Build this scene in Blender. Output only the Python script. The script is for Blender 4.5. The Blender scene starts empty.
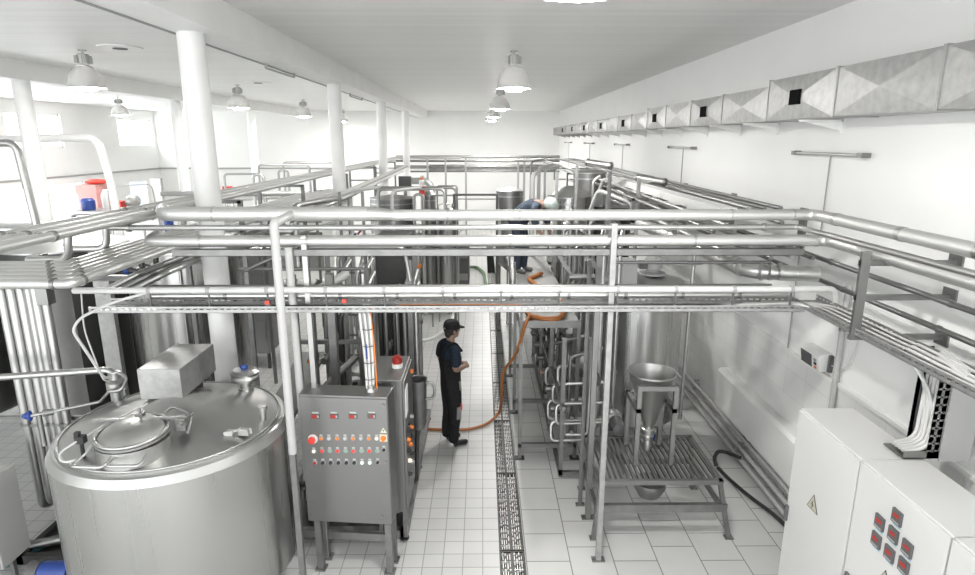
import bpy, bmesh, math, random
from mathutils import Vector, Matrix, Euler
random.seed(7)
S = bpy.context.scene
COL = S.collection
PI = math.pi
R = math.radians
H = 4.12                      # the gallery the photograph was taken from
# ------------------------------------------------------------------ camera
cd = bpy.data.cameras.new('camera'); cam = bpy.data.objects.new('camera', cd); COL.objects.link(cam)
cd.sensor_width = 36; cd.lens = 607/975*36; cd.clip_start = .05; cd.clip_end = 200
cam.location = (0, 0, H); cam.rotation_euler = (R(90-13.65), 0, R(-.52))
S.camera = cam
CM = Euler((R(90-13.65), 0, R(-.52))).to_matrix()
def ray(px, py):
    return CM @ Vector(((px-487.5)/607, (287.5-py)/607, -1))
def at(px, py, X=None, Y=None, Z=None):
    d = ray(px, py); o = Vector((0, 0, H))
    if X is not None: t = X/d.x
    elif Y is not None: t = Y/d.y
    else: t = (Z-H)/d.z
    return o + d*t
def on_plane(px, py, p, n):
    d = ray(px, py); o = Vector((0, 0, H))
    return o + d*((Vector(p)-o).dot(n)/d.dot(n))
# ------------------------------------------------------------------ mesh builder
class MB:
    def __init__(s, M=None):
        s.v = []; s.f = []; s.sm = []; s.mi = []; s.M = M or Matrix(); s.cur = 0
    def add(s, vs, fs, smooth=False):
        b = len(s.v); s.v += [s.M @ Vector(v) for v in vs]
        for f in fs:
            s.f.append([b+i for i in f]); s.sm.append(smooth); s.mi.append(s.cur)
        return s
    def box(s, x0, x1, y0, y1, z0, z1):
        vs = [(x, y, z) for z in (z0, z1) for y in (y0, y1) for x in (x0, x1)]
        return s.add(vs, [(0,2,3,1), (4,5,7,6), (0,1,5,4), (2,6,7,3), (0,4,6,2), (1,3,7,5)])
    def cbox(s, c, sx, sy, sz):
        return s.box(c[0]-sx/2, c[0]+sx/2, c[1]-sy/2, c[1]+sy/2, c[2]-sz/2, c[2]+sz/2)
    def bar(s, a, b, w, h=None):
        h = h or w
        a = Vector(a); b = Vector(b); d = (b-a).normalized()
        up = Vector((0,0,1)) if abs(d.z) < .95 else Vector((0,1,0))
        u = d.cross(up).normalized(); n = u.cross(d)
        vs = [p + u*i*w/2 + n*j*h/2 for p in (a, b) for j in (-1, 1) for i in (-1, 1)]
        return s.add(vs, [(0,2,3,1), (4,5,7,6), (0,1,5,4), (2,6,7,3), (0,4,6,2), (1,3,7,5)])
    def tube(s, pts, r, bend=None, seg=10, cap=True, bn=5):
        pts = [Vector(p) for p in pts]
        rr = r if isinstance(r, (list, tuple)) else None
        if rr is None and len(pts) > 2:
            b0 = bend if bend is not None else r*2.4
            out = [pts[0]]
            for i in range(1, len(pts)-1):
                p = pts[i]; a = pts[i-1]-p; c = pts[i+1]-p
                t = min(b0, a.length*.49, c.length*.49)
                a = p + a.normalized()*t; c = p + c.normalized()*t
                if b0 <= 0: out.append(p); continue
                for k in range(bn+1):
                    u = k/bn; out.append(a*(1-u)**2 + p*2*u*(1-u) + c*u*u)
            out.append(pts[-1]); pts = out
        n = len(pts)
        tg = []
        for i in range(n):
            t = pts[min(i+1, n-1)] - pts[max(i-1, 0)]
            if i not in (0, n-1):
                t = (pts[i+1]-pts[i]).normalized() + (pts[i]-pts[i-1]).normalized()
            tg.append(t.normalized() if t.length > 1e-9 else Vector((0,0,1)))
        u = tg[0].orthogonal().normalized()
        vs = []; fs = []
        for i in range(n):
            u = (u - tg[i]*u.dot(tg[i])).normalized(); w = tg[i].cross(u)
            q = rr[i] if rr else r
            vs += [pts[i] + (u*math.cos(2*PI*k/seg) + w*math.sin(2*PI*k/seg))*q for k in range(seg)]
        for i in range(n-1):
            for k in range(seg):
                k2 = (k+1) % seg
                fs.append((i*seg+k, i*seg+k2, (i+1)*seg+k2, (i+1)*seg+k))
        s.add(vs, fs, True)
        if cap:
            s.add(vs[:seg], [tuple(reversed(range(seg)))]); s.add(vs[-seg:], [tuple(range(seg))])
        return s
    def ring(s, p, d, r, L):
        p = Vector(p); d = Vector(d).normalized()
        return s.tube([p-d*L/2, p+d*L/2], r, seg=12)
    def lathe(s, prof, c=(0,0,0), seg=32, axis='Z', a0=0):
        c = Vector(c); rings = []
        for i, (r, z) in enumerate(prof):
            cp = 1
            if 0 < i < len(prof)-1:
                a = Vector((prof[i][0]-prof[i-1][0], prof[i][1]-prof[i-1][1])); b = Vector((prof[i+1][0]-r, prof[i+1][1]-z))
                if a.length > 1e-9 and b.length > 1e-9 and a.angle(b) > R(28): cp = 2
            rings.append((r, z, cp))
        vs = []; fs = []; prev = None
        for r, z, cp in rings:
            for q in range(cp):
                base = len(vs)
                for k in range(seg):
                    t = a0 + 2*PI*k/seg; x, y = r*math.cos(t), r*math.sin(t)
                    vs.append(c + (Vector((x, y, z)) if axis == 'Z' else Vector((x, -z, y)) if axis == 'Y' else Vector((z, x, y))))
                if q == 0 and prev is not None:
                    for k in range(seg):
                        k2 = (k+1) % seg; fs.append((prev+k, prev+k2, base+k2, base+k))
                prev = base
        return s.add(vs, fs, True)
    def prism(s, poly, d):
        """closed polygon (3-D points) pushed along vector d"""
        n = len(poly); d = Vector(d); vs = [Vector(p) for p in poly] + [Vector(p)+d for p in poly]
        return s.add(vs, [tuple(reversed(range(n))), tuple(range(n, 2*n))] + [(i, (i+1) % n, n+(i+1) % n, n+i) for i in range(n)])
    def ball(s, c, r, sc=(1,1,1), seg=14, rings=9):
        c = Vector(c); vs = []; fs = []
        for i in range(rings+1):
            a = PI*i/rings
            for k in range(seg):
                t = 2*PI*k/seg
                vs.append(c + Vector((r*math.sin(a)*math.cos(t)*sc[0], r*math.sin(a)*math.sin(t)*sc[1], r*math.cos(a)*sc[2])))
        for i in range(rings):
            for k in range(seg):
                k2 = (k+1) % seg; fs.append((i*seg+k, (i+1)*seg+k, (i+1)*seg+k2, i*seg+k2))
        return s.add(vs, fs, True)
WO = {}
def link_mesh(name, me, parent, origin):
    o = bpy.data.objects.new(name, me); COL.objects.link(o)
    WO[o] = Vector(origin)
    if parent is not None:
        o.parent = parent; o.location = WO[o] - WO[parent]
    else: o.location = WO[o]
    return o
def obj(name, mb, mat, parent=None, bevel=0):
    vs = mb.v
    lo = Vector([min(v[i] for v in vs) for i in range(3)]); hi = Vector([max(v[i] for v in vs) for i in range(3)])
    og = Vector(((lo.x+hi.x)/2, (lo.y+hi.y)/2, lo.z))
    me = bpy.data.meshes.new(name)
    me.from_pydata([v-og for v in vs], [], mb.f)
    bm = bmesh.new(); bm.from_mesh(me)
    bmesh.ops.recalc_face_normals(bm, faces=bm.faces); bm.to_mesh(me); bm.free()
    me.polygons.foreach_set('use_smooth', mb.sm); me.polygons.foreach_set('material_index', mb.mi)
    for m in (mat if isinstance(mat, (list, tuple)) else [mat]): me.materials.append(M[m])
    me.update()
    o = link_mesh(name, me, parent, og)
    if bevel:
        b = o.modifiers.new('bevel', 'BEVEL'); b.width = bevel; b.segments = 2; b.limit_method = 'ANGLE'
    return o
def tag(o, label, cat, group=None, kind=None):
    o['label'] = label; o['category'] = cat
    if group: o['group'] = group
    if kind: o['kind'] = kind
    return o
def thing(name, loc, label, cat, group=None):
    o = bpy.data.objects.new(name, None); COL.objects.link(o); o.empty_display_size = .2
    o.location = loc; WO[o] = Vector(loc)
    return tag(o, label, cat, group)
def struct(name, mb, mat):
    o = obj(name, mb, mat); o['kind'] = 'structure'; return o
def dup(root, loc, label=None, group=None):
    r = root.copy(); COL.objects.link(r); r.location = loc; WO[r] = Vector(loc)
    if label: r['label'] = label
    if group: r['group'] = group
    for ch in root.children:
        c = ch.copy(); COL.objects.link(c); c.parent = r
        for g in ch.children:
            d = g.copy(); COL.objects.link(d); d.parent = c
    return r
# ------------------------------------------------------------------ materials
M = {}
def mat(name, col, rough=.5, metal=0, noise=None, bump=None, emit=None, brush=None, spec=.5, bumps=.06):
    m = bpy.data.materials.new(name); m.use_nodes = True; nt = m.node_tree; b = nt.nodes['Principled BSDF']
    c = tuple(col)+(1,); b.inputs['Base Color'].default_value = c
    b.inputs['Roughness'].default_value = rough; b.inputs['Metallic'].default_value = metal
    b.inputs['Specular IOR Level'].default_value = spec
    tc = nt.nodes.new('ShaderNodeTexCoord')
    if noise:                       # (scale, amount)
        n = nt.nodes.new('ShaderNodeTexNoise'); n.inputs['Scale'].default_value = noise[0]; n.inputs['Detail'].default_value = 4
        mp = nt.nodes.new('ShaderNodeMapping')
        if len(noise) > 2: mp.inputs['Scale'].default_value = noise[2]
        nt.links.new(tc.outputs['Object'], mp.inputs[0]); nt.links.new(mp.outputs[0], n.inputs['Vector'])
        r = nt.nodes.new('ShaderNodeValToRGB')
        a = noise[1]
        r.color_ramp.elements[0].position = .3; r.color_ramp.elements[1].position = .7
        r.color_ramp.elements[0].color = tuple(x*(1-a) for x in col)+(1,); r.color_ramp.elements[1].color = tuple(min(1, x*(1+a)) for x in col)+(1,)
        nt.links.new(n.outputs['Fac'], r.inputs[0]); nt.links.new(r.outputs[0], b.inputs['Base Color'])
    if brush:                       # (mapping scale, roughness low, roughness high)
        n = nt.nodes.new('ShaderNodeTexNoise'); n.inputs['Scale'].default_value = 1; n.inputs['Detail'].default_value = 3
        mp = nt.nodes.new('ShaderNodeMapping'); mp.inputs['Scale'].default_value = brush[0]
        nt.links.new(tc.outputs['Object'], mp.inputs[0]); nt.links.new(mp.outputs[0], n.inputs['Vector'])
        mr = nt.nodes.new('ShaderNodeMapRange'); mr.inputs[3].default_value = brush[1]; mr.inputs[4].default_value = brush[2]
        nt.links.new(n.outputs['Fac'], mr.inputs[0]); nt.links.new(mr.outputs[0], b.inputs['Roughness'])
        bp = nt.nodes.new('ShaderNodeBump'); bp.inputs['Strength'].default_value = bumps; bp.inputs['Distance'].default_value = .01
        nt.links.new(n.outputs['Fac'], bp.inputs['Height']); nt.links.new(bp.outputs[0], b.inputs['Normal'])
    if emit:
        b.inputs['Emission Color'].default_value = tuple(emit[0])+(1,); b.inputs['Emission Strength'].default_value = emit[1]
    M[name] = m
    return m
mat('white_wall', (.84, .84, .825), .65, noise=(1.2, .015))
mat('white_paint', (.80, .80, .78), .4)
mat('column_paint', (.78, .78, .765), .4, noise=(3, .03))
mat('beam_paint', (.86, .86, .845), .55, noise=(2, .03))
mat('cabinet_paint', (.60, .60, .588), .38)
mat('white_plastic', (.82, .82, .80), .4)
mat('steel', (.49, .49, .479), .38, 1, brush=((6, 6, 6), .28, .48))
mat('satin_steel', (.60, .60, .587), .42, .75, brush=((6, 6, 6), .34, .5))
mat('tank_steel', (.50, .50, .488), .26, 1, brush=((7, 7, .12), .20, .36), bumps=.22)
mat('panel_steel', (.25, .25, .244), .42, 1, brush=((3, 3, 60), .38, .5))
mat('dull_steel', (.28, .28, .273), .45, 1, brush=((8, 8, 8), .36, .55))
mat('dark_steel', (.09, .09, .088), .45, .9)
mat('frame_steel', (.23, .23, .225), .48, .85, noise=(8, .12))
mat('galvanized', (.38, .38, .372), .48, .7, noise=(14, .12), brush=((5, 5, 5), .34, .52))
mat('foil', (.58, .58, .565), .3, .9, brush=((30, 30, 30), .2, .5))
mat('pale_pipe', (.44, .44, .432), .35)
mat('white_pipe', (.58, .58, .568), .35)
mat('lamp_grey', (.52, .52, .51), .4, .5)
mat('black', (.015, .015, .016), .5)
mat('black_rubber', (.02, .02, .021), .6)
mat('dark_grey', (.10, .10, .10), .55)
mat('mid_grey', (.34, .34, .335), .5)
mat('box_grey', (.40, .40, .39), .5)
mat('white_cable', (.56, .56, .547), .45)
mat('orange', (.72, .20, .03), .4)
mat('hose_orange', (.34, .12, .03), .42)
mat('red', (.36, .025, .018), .35)
mat('bright_red', (.75, .05, .03), .4)
mat('pale_red', (.62, .30, .28), .5)
mat('blue', (.02, .055, .25), .4)
mat('pale_blue', (.50, .58, .68), .5)
mat('tag_blue', (.30, .50, .58), .5)
mat('green', (.05, .22, .10), .4)
mat('pale_green', (.25, .38, .28), .4)
mat('teal', (.02, .10, .13), .45)
mat('yellow_grey', (.62, .60, .48), .5)
mat('hose_green', (.10, .18, .09), .5)
mat('red_screen', (.33, .018, .012), .4, emit=((1, .05, .02), .05))
mat('lit_white', (.7, .6, .5), .4, emit=((1, .82, .65), .3))
mat('lit_green', (.6, .85, .65), .4, emit=((.7, 1, .75), .12))
mat('lit_amber', (.9, .35, .05), .4, emit=((1, .35, .05), .5))
mat('skin', (.30, .195, .145), .55)
mat('hair', (.02, .016, .014), .6)
mat('overall_cloth', (.017, .017, .018), .85, noise=(40, .3), spec=.2)
mat('shirt_navy', (.020, .030, .045), .85, noise=(40, .2), spec=.2)
mat('jacket_blue', (.05, .063, .083), .85, noise=(25, .2), spec=.2)
mat('trouser_blue', (.042, .052, .07), .85, spec=.2)
mat('cap_cloth', (.46, .52, .49), .8, noise=(30, .2))
mat('grey_patch', (.22, .22, .22), .7)
mat('lamp_glow', (1, 1, 1), .5, emit=((1, .985, .96), 215))
mat('panel_white', (.45, .45, .44), .5)
mat('void', (.008, .008, .008), .9, spec=.05)
mat('sign_yellow', (.46, .44, .35), .5)
def translucent(name, col, f):
    m = bpy.data.materials.new(name); m.use_nodes = True; nt = m.node_tree; o = nt.nodes['Material Output']; b = nt.nodes['Principled BSDF']
    b.inputs['Base Color'].default_value = tuple(col)+(1,); b.inputs['Roughness'].default_value = .35
    t = nt.nodes.new('ShaderNodeBsdfTranslucent'); t.inputs[0].default_value = tuple(col)+(1,); x = nt.nodes.new('ShaderNodeMixShader'); x.inputs[0].default_value = f
    nt.links.new(b.outputs[0], x.inputs[1]); nt.links.new(t.outputs[0], x.inputs[2]); nt.links.new(x.outputs[0], o.inputs[0]); M[name] = m
translucent('lamp_shade', (.50, .50, .49), .085)
def glass():
    m = bpy.data.materials.new('window_glass'); m.use_nodes = True; nt = m.node_tree; nt.nodes.clear()
    o = nt.nodes.new('ShaderNodeOutputMaterial'); t = nt.nodes.new('ShaderNodeBsdfTransparent'); g = nt.nodes.new('ShaderNodeBsdfGlossy')
    g.inputs['Roughness'].default_value = .05; x = nt.nodes.new('ShaderNodeMixShader'); x.inputs[0].default_value = .07
    t.inputs[0].default_value = (.93, .95, .96, 1)
    nt.links.new(t.outputs[0], x.inputs[1]); nt.links.new(g.outputs[0], x.inputs[2]); nt.links.new(x.outputs[0], o.inputs[0]); M['glass'] = m
glass()
def tiles(name, w, h, offset, col, grout, rough, mort, swap=False, axes='XY', streak=.04):
    m = bpy.data.materials.new(name); m.use_nodes = True; nt = m.node_tree; b = nt.nodes['Principled BSDF']
    g = nt.nodes.new('ShaderNodeNewGeometry'); sp = nt.nodes.new('ShaderNodeSeparateXYZ'); cb = nt.nodes.new('ShaderNodeCombineXYZ')
    nt.links.new(g.outputs['Position'], sp.inputs[0])
    nt.links.new(sp.outputs[axes[0]], cb.inputs[0]); nt.links.new(sp.outputs[axes[1]], cb.inputs[1])
    br = nt.nodes.new('ShaderNodeTexBrick'); br.offset = offset; br.squash = 1
    br.inputs['Scale'].default_value = 1; br.inputs['Brick Width'].default_value = w; br.inputs['Row Height'].default_value = h
    br.inputs['Mortar Size'].default_value = mort; br.inputs['Mortar Smooth'].default_value = .2; br.inputs['Bias'].default_value = 0
    br.inputs['Color1'].default_value = tuple(col)+(1,); br.inputs['Color2'].default_value = tuple(c*.94 for c in col)+(1,)
    br.inputs['Mortar'].default_value = tuple(grout)+(1,)
    nt.links.new(cb.outputs[0], br.inputs['Vector'])
    n = nt.nodes.new('ShaderNodeTexNoise'); n.inputs['Scale'].default_value = 1.7; n.inputs['Detail'].default_value = 5
    nt.links.new(g.outputs['Position'], n.inputs['Vector'])
    mr = nt.nodes.new('ShaderNodeMapRange'); mr.inputs[1].default_value = .3; mr.inputs[2].default_value = .7; mr.inputs[3].default_value = 1-streak*2; mr.inputs[4].default_value = 1
    nt.links.new(n.outputs['Fac'], mr.inputs[0])
    mx = nt.nodes.new('ShaderNodeMix'); mx.data_type = 'RGBA'; mx.blend_type = 'MULTIPLY'; mx.inputs[0].default_value = 1
    nt.links.new(br.outputs['Color'], mx.inputs[6]); nt.links.new(mr.outputs[0], mx.inputs[7]); nt.links.new(mx.outputs[2], b.inputs['Base Color'])
    m2 = nt.nodes.new('ShaderNodeMapRange'); m2.inputs[3].default_value = rough; m2.inputs[4].default_value = rough+.22
    nt.links.new(n.outputs['Fac'], m2.inputs[0]); nt.links.new(m2.outputs[0], b.inputs['Roughness'])
    bp = nt.nodes.new('ShaderNodeBump'); bp.inputs['Strength'].default_value = .25; bp.inputs['Distance'].default_value = .004; bp.invert = True
    nt.links.new(br.outputs['Fac'], bp.inputs['Height']); nt.links.new(bp.outputs[0], b.inputs['Normal'])
    M[name] = m
tiles('floor_small_tile', .2, .2, 0, (.60, .60, .585), (.33, .33, .323), .22, .006)
tiles('floor_large_tile', .44, .44, .5, (.62, .62, .605), (.20, .20, .195), .25, .006, axes='YX')
tiles('wall_tile', .45, .3, 0, (.78, .78, .765), (.62, .62, .61), .3, .004, axes='YZ', streak=.01)
def ceiling_mat():
    m = bpy.data.materials.new('ceiling_slat'); m.use_nodes = True; nt = m.node_tree; b = nt.nodes['Principled BSDF']
    g = nt.nodes.new('ShaderNodeNewGeometry'); mp = nt.nodes.new('ShaderNodeMapping'); mp.inputs['Scale'].default_value = (.03, 5, 1)
    nt.links.new(g.outputs['Position'], mp.inputs[0])
    n = nt.nodes.new('ShaderNodeTexNoise'); n.inputs['Scale'].default_value = 1; n.inputs['Detail'].default_value = 3
    nt.links.new(mp.outputs[0], n.inputs['Vector'])
    r = nt.nodes.new('ShaderNodeValToRGB'); r.color_ramp.elements[0].position = .3; r.color_ramp.elements[1].position = .7
    r.color_ramp.elements[0].color = (.77, .77, .755, 1); r.color_ramp.elements[1].color = (.83, .83, .815, 1)
    nt.links.new(n.outputs['Fac'], r.inputs[0]); nt.links.new(r.outputs[0], b.inputs['Base Color'])
    w = nt.nodes.new('ShaderNodeTexWave'); w.wave_type = 'BANDS'; w.bands_direction = 'Y'; w.inputs['Scale'].default_value = 1.6; w.inputs['Distortion'].default_value = 0
    nt.links.new(g.outputs['Position'], w.inputs['Vector'])
    bp = nt.nodes.new('ShaderNodeBump'); bp.inputs['Strength'].default_value = .18; bp.inputs['Distance'].default_value = .01
    nt.links.new(w.outputs['Fac'], bp.inputs['Height']); nt.links.new(bp.outputs[0], b.inputs['Normal'])
    b.inputs['Roughness'].default_value = .45; M['ceiling_slat'] = m
ceiling_mat()
# ------------------------------------------------------------------ the room
XR, XL, YB, ZC = 3.62, -15.2, 29.3, 5.43
DX0, DX1 = .17, .43
mb = MB()
mb.box(XL-.2, DX0, -4, YB+.2, -.3, 0)
mb.box(DX0, DX1, -4, 1.0, -.3, 0); mb.box(DX0, DX1, 24, YB+.2, -.3, 0); mb.cur = 2; mb.box(DX0, DX1, 1.0, 24, -.3, -.14)
mb.cur = 1; mb.box(DX1, XR+.2, -4, YB+.2, -.3, 0)
struct('floor', mb, ['floor_small_tile', 'floor_large_tile', 'void'])
struct('ceiling', MB().box(XL-.2, XR+.2, -4, YB+.2, ZC, ZC+.15), 'ceiling_slat')
struct('wall_right', MB().box(XR, XR+.2, -4, YB+.2, 0, ZC), 'white_wall')
struct('wall_back', MB().box(XL-.2, XR+.2, YB, YB+.2, 0, ZC), 'white_wall')
# tiled lower part of the right wall with its ledge, and ledges on the far walls
struct('trim_1', MB().box(XR-.012, XR, -4, YB, 0, 1.72), 'wall_tile')
struct('trim_2', MB().box(XR-.045, XR, -4, YB, 1.70, 1.74), 'white_paint')
struct('trim_3', MB().box(XL, -2.0, YB-.06, YB, 2.80, 2.86).box(XL, XL+.06, -4, YB, 2.80, 2.86), 'mid_grey')
# left wall with two high windows and the wide daylight opening
wa0, wa1 = at(6, 130, X=XL).y, at(62, 130, X=XL).y
wb0, wb1 = at(118, 130, X=XL).y, at(152, 130, X=XL).y
wz0, wz1 = 3.85, 5.02
D0, D1, DZ = 11.0, 23.6, 2.62
mb = MB()
def lw(y0, y1, z0, z1): mb.box(XL-.2, XL, y0, y1, z0, z1)
lw(-4, D0, 0, 2.7); lw(D1, YB, 0, 2.7); lw(D0, D1, DZ, 2.7)
lw(-4, YB, 2.7, wz0); lw(-4, YB, wz1, ZC)
lw(-4, wa0, wz0, wz1); lw(wa1, wb0, wz0, wz1); lw(wb1, YB, wz0, wz1)
struct('wall_left', mb, 'white_wall')
for n, (y0, y1) in enumerate(((wa0, wa1), (wb0, wb1))):
    f = MB()
    for a, b in ((y0, y0+.06), (y1-.06, y1), ((y0+y1)/2-.02, (y0+y1)/2+.02)): f.box(XL-.12, XL-.06, a, b, wz0, wz1)
    for a, b in ((wz0, wz0+.06), (wz1-.06, wz1)): f.box(XL-.12, XL-.06, y0, y1, a, b)
    o = struct('window_%d' % (n+1), f, 'white_paint')
    obj('pane', MB().box(XL-.10, XL-.09, y0, y1, wz0, wz1), 'glass', o)
f = MB()
for k in range(6):
    y = D0 + (D1-D0)*k/5; f.box(XL-.12, XL-.04, y-.04, y+.04, 0, DZ)
f.box(XL-.12, XL-.04, D0, D1, DZ-.08, DZ)
o = struct('door_1', f, 'white_paint'); obj('pane', MB().box(XL-.09, XL-.08, D0, D1, 0, DZ), 'glass', o)
# beams under the ceiling
struct('trim_4', MB().box(-2.93, -2.5, -4, YB-.6, 5.12, ZC), 'beam_paint')
struct('trim_7', MB().tube([(-2.95, -3, 5.115), (-2.95, YB-.7, 5.115)], .012, seg=6), 'mid_grey')
struct('trim_5', MB().box(-8.2, -7.8, -4, YB-.6, 5.12, ZC), 'beam_paint')
struct('trim_6', MB().box(-2.5, XR, YB-.04, YB, 5.36, ZC).box(-2.58, -2.5, YB-.6, YB, 5.12, ZC), 'beam_paint')
# columns
def column(x, y, r, label, grp):
    t = thing('column', (x, y, 0), label, 'column', grp)
    obj('shaft', MB().lathe([(r, 0), (r, 5.12)], (x, y, 0), 28), 'column_paint', t)
    obj('base_collar', MB().lathe([(r+.01, 0), (r+.06, 0), (r+.06, .05), (r+.01, .05)], (x, y, 0), 24), 'frame_steel', t)
for y, l in ((6.27, 'thick white round column right behind the big domed tank'), (11.75, 'white round column second nearest along the middle beam'),
             (17.1, 'white round column third along the middle beam, behind the small display'), (22.4, 'farthest thin white column under the middle beam')):
    column(-2.80 if y < 7 else -2.72, y, .125, l, 'columns under the middle beam')
for y, l in ((11.15, 'white column at the far left beside the high bright window'), (16.6, 'white column under the left beam with the small window beside it'),
             (21.9, 'thin far white column under the left beam beyond the thick column')):
    column(-8.0, y, .14, l, 'columns under the left beam')
# ------------------------------------------------------------------ drain
y = 1.0; k = 0
bounds = [1.0, 2.5, 4.0, 5.45]
while bounds[-1] < 23.5: bounds.append(bounds[-1]+1.5)
bounds = [b for b in bounds if 3.9 < b < 20]
for k in range(len(bounds)-1):
    y0, y1 = bounds[k]+.006, bounds[k+1]-.006
    pl = ('nearest', 'second nearest', 'third nearest', 'fourth', 'fifth', 'sixth', 'seventh', 'eighth', 'ninth', 'tenth', 'eleventh')[k]
    t = thing('drain_grate', ((DX0+DX1)/2, (y0+y1)/2, -.14), 'dark slotted drain grate in the aisle floor, %s along the channel' % pl, 'drain grate', 'drain grates along the aisle')
    f = MB().box(DX0, DX0+.02, y0, y1, -.05, -.001).box(DX1-.02, DX1, y0, y1, -.05, -.001).box(DX0, DX1, y0, y0+.014, -.05, -.002).box(DX0, DX1, y1-.014, y1, -.05, -.002)
    f.box((DX0+DX1)/2-.012, (DX0+DX1)/2+.012, y0, y1, -.05, -.002)
    for yy in (y0+.03, y1-.05): f.box(DX0+.01, DX0+.03, yy, yy+.02, -.14, -.03).box(DX1-.03, DX1-.01, yy, yy+.02, -.14, -.03)
    obj('grate_frame', f, 'dark_steel', t)
    b = MB(); rnd = random.Random(k)
    for c in range(9):
        if c == 4: continue
        xx = DX0+.03+c*.0235; yy = y0+.02
        while yy < y1-.05:
            L = min(.03+rnd.random()*.07, y1-.02-yy); b.box(xx, xx+.011, yy, yy+L, -.03, -.003); yy += L+.014+rnd.random()*.03
    yy = y0+.1
    while yy < y1: b.box(DX0+.01, DX1-.01, yy, yy+.008, -.045, -.02); yy += .12
    obj('grating', b, 'steel', t)
# ------------------------------------------------------------------ high bay lamps
def make_lamp(label, group):
    t = thing('high_bay_lamp', (0, 0, ZC), label, 'ceiling lamp', group)
    c = (0, 0, ZC)
    obj('hook', MB().tube([(0,0,ZC), (0,0,ZC-.07)], .018).lathe([(.06, -.012), (.06, 0)], c, 14), 'lamp_grey', t)
    hs = MB().lathe([(.0, -.06), (.075, -.06), (.085, -.075), (.085, -.2), (.06, -.215), (.06, -.235), (0, -.235)], c, 20)
    for k in range(10):
        a = 2*PI*k/10; hs.M = Matrix.Translation(c) @ Matrix.Rotation(a, 4, 'Z'); hs.box(.08, .118, -.008, .008, -.195, -.085)
    hs.M = Matrix()
    obj('gear_housing', hs, 'lamp_grey', t)
    pr = [(.06, -.225), (.10, -.235), (.15, -.27), (.195, -.33), (.228, -.40), (.245, -.47), (.252, -.535), (.266, -.54)]
    obj('lamp_shade', MB().lathe(pr + [(.262, -.548), (.246, -.54), (.238, -.47), (.22, -.40), (.186, -.335), (.14, -.28), (.06, -.245)], c, 32), 'lamp_shade', t)
    obj('bulb', MB().lathe([(0, -.30), (.05, -.31), (.13, -.45), (.15, -.53), (.12, -.575), (0, -.585)], c, 20), 'lamp_glow', t)
    return t
LAMPS = [
 (.52, 3.48, 'bright lamp directly overhead, cut off by the top edge of the picture', 'lamps over the right aisle'),
 (.49, 9.75, 'grey bell lamp hanging nearest in the row over the aisle', 'lamps over the right aisle'),
 (.47, 16.1, 'grey bell lamp hanging second behind the near one in the aisle row', 'lamps over the right aisle'),
 (.40, 21.8, 'small grey bell lamp third in the aisle row, partly behind another', 'lamps over the right aisle'),
 (.40, 25.6, 'smallest farthest bell lamp at the end of the aisle row', 'lamps over the right aisle'),
 (-5.97, 9.7, 'large white bell lamp hanging at the upper left between the two beams', 'lamps between the beams'),
 (-5.97, 15.6, 'bell lamp just right of the thick column between the two beams', 'lamps between the beams'),
 (-5.97, 21.2, 'bell lamp hanging third between the two beams, left of the second column', 'lamps between the beams'),
 (-5.97, 27.0, 'far bell lamp half hidden behind the second column', 'lamps between the beams'),
 (-11.35, 19.9, 'small white bell lamp above the small left window', 'lamps beyond the left beam')]
first = None
for x, y, l, g in LAMPS:
    if first is None: first = make_lamp(l, g); first.location = (x, y, ZC)
    else: dup(first, (x, y, ZC), l, g)
# small ceiling fittings in the left bay
for px, py, l in ((120, 47, 'small dark round ceiling outlet beside the large left lamp'), (258, 82, 'thin dark ceiling outlet between the left lamps')):
    p = at(px, py, Z=ZC)
    t = thing('ceiling_outlet', p, l, 'ceiling outlet')
    obj('outlet_plate', MB().lathe([(0, -.02), (.3, -.02), (.3, 0)], p, 20), 'white_paint', t)
    obj('outlet_opening', MB().lathe([(0, -.03), (.10, -.03), (.10, -.018)], p, 16), 'dark_grey', t)
for (a, b), l in ((((266, 66), (294, 76)), 'thin wall rod on two pegs along the near part of the middle beam'), (((350, 94), (362, 99)), 'short rod on two pegs along the far part of the middle beam')):
    pa = at(*a, X=-2.90); pb = at(*b, X=-2.90)
    z = 5.06
    o = obj('beam_rod', MB().bar((-2.90, pa.y, z), (-2.90, pb.y, z), .022).bar((-2.90, pa.y, z), (-2.90, pa.y, 5.12), .03).bar((-2.90, pb.y, z), (-2.90, pb.y, 5.12), .03), 'mid_grey')
    tag(o, l, 'rod')
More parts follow.
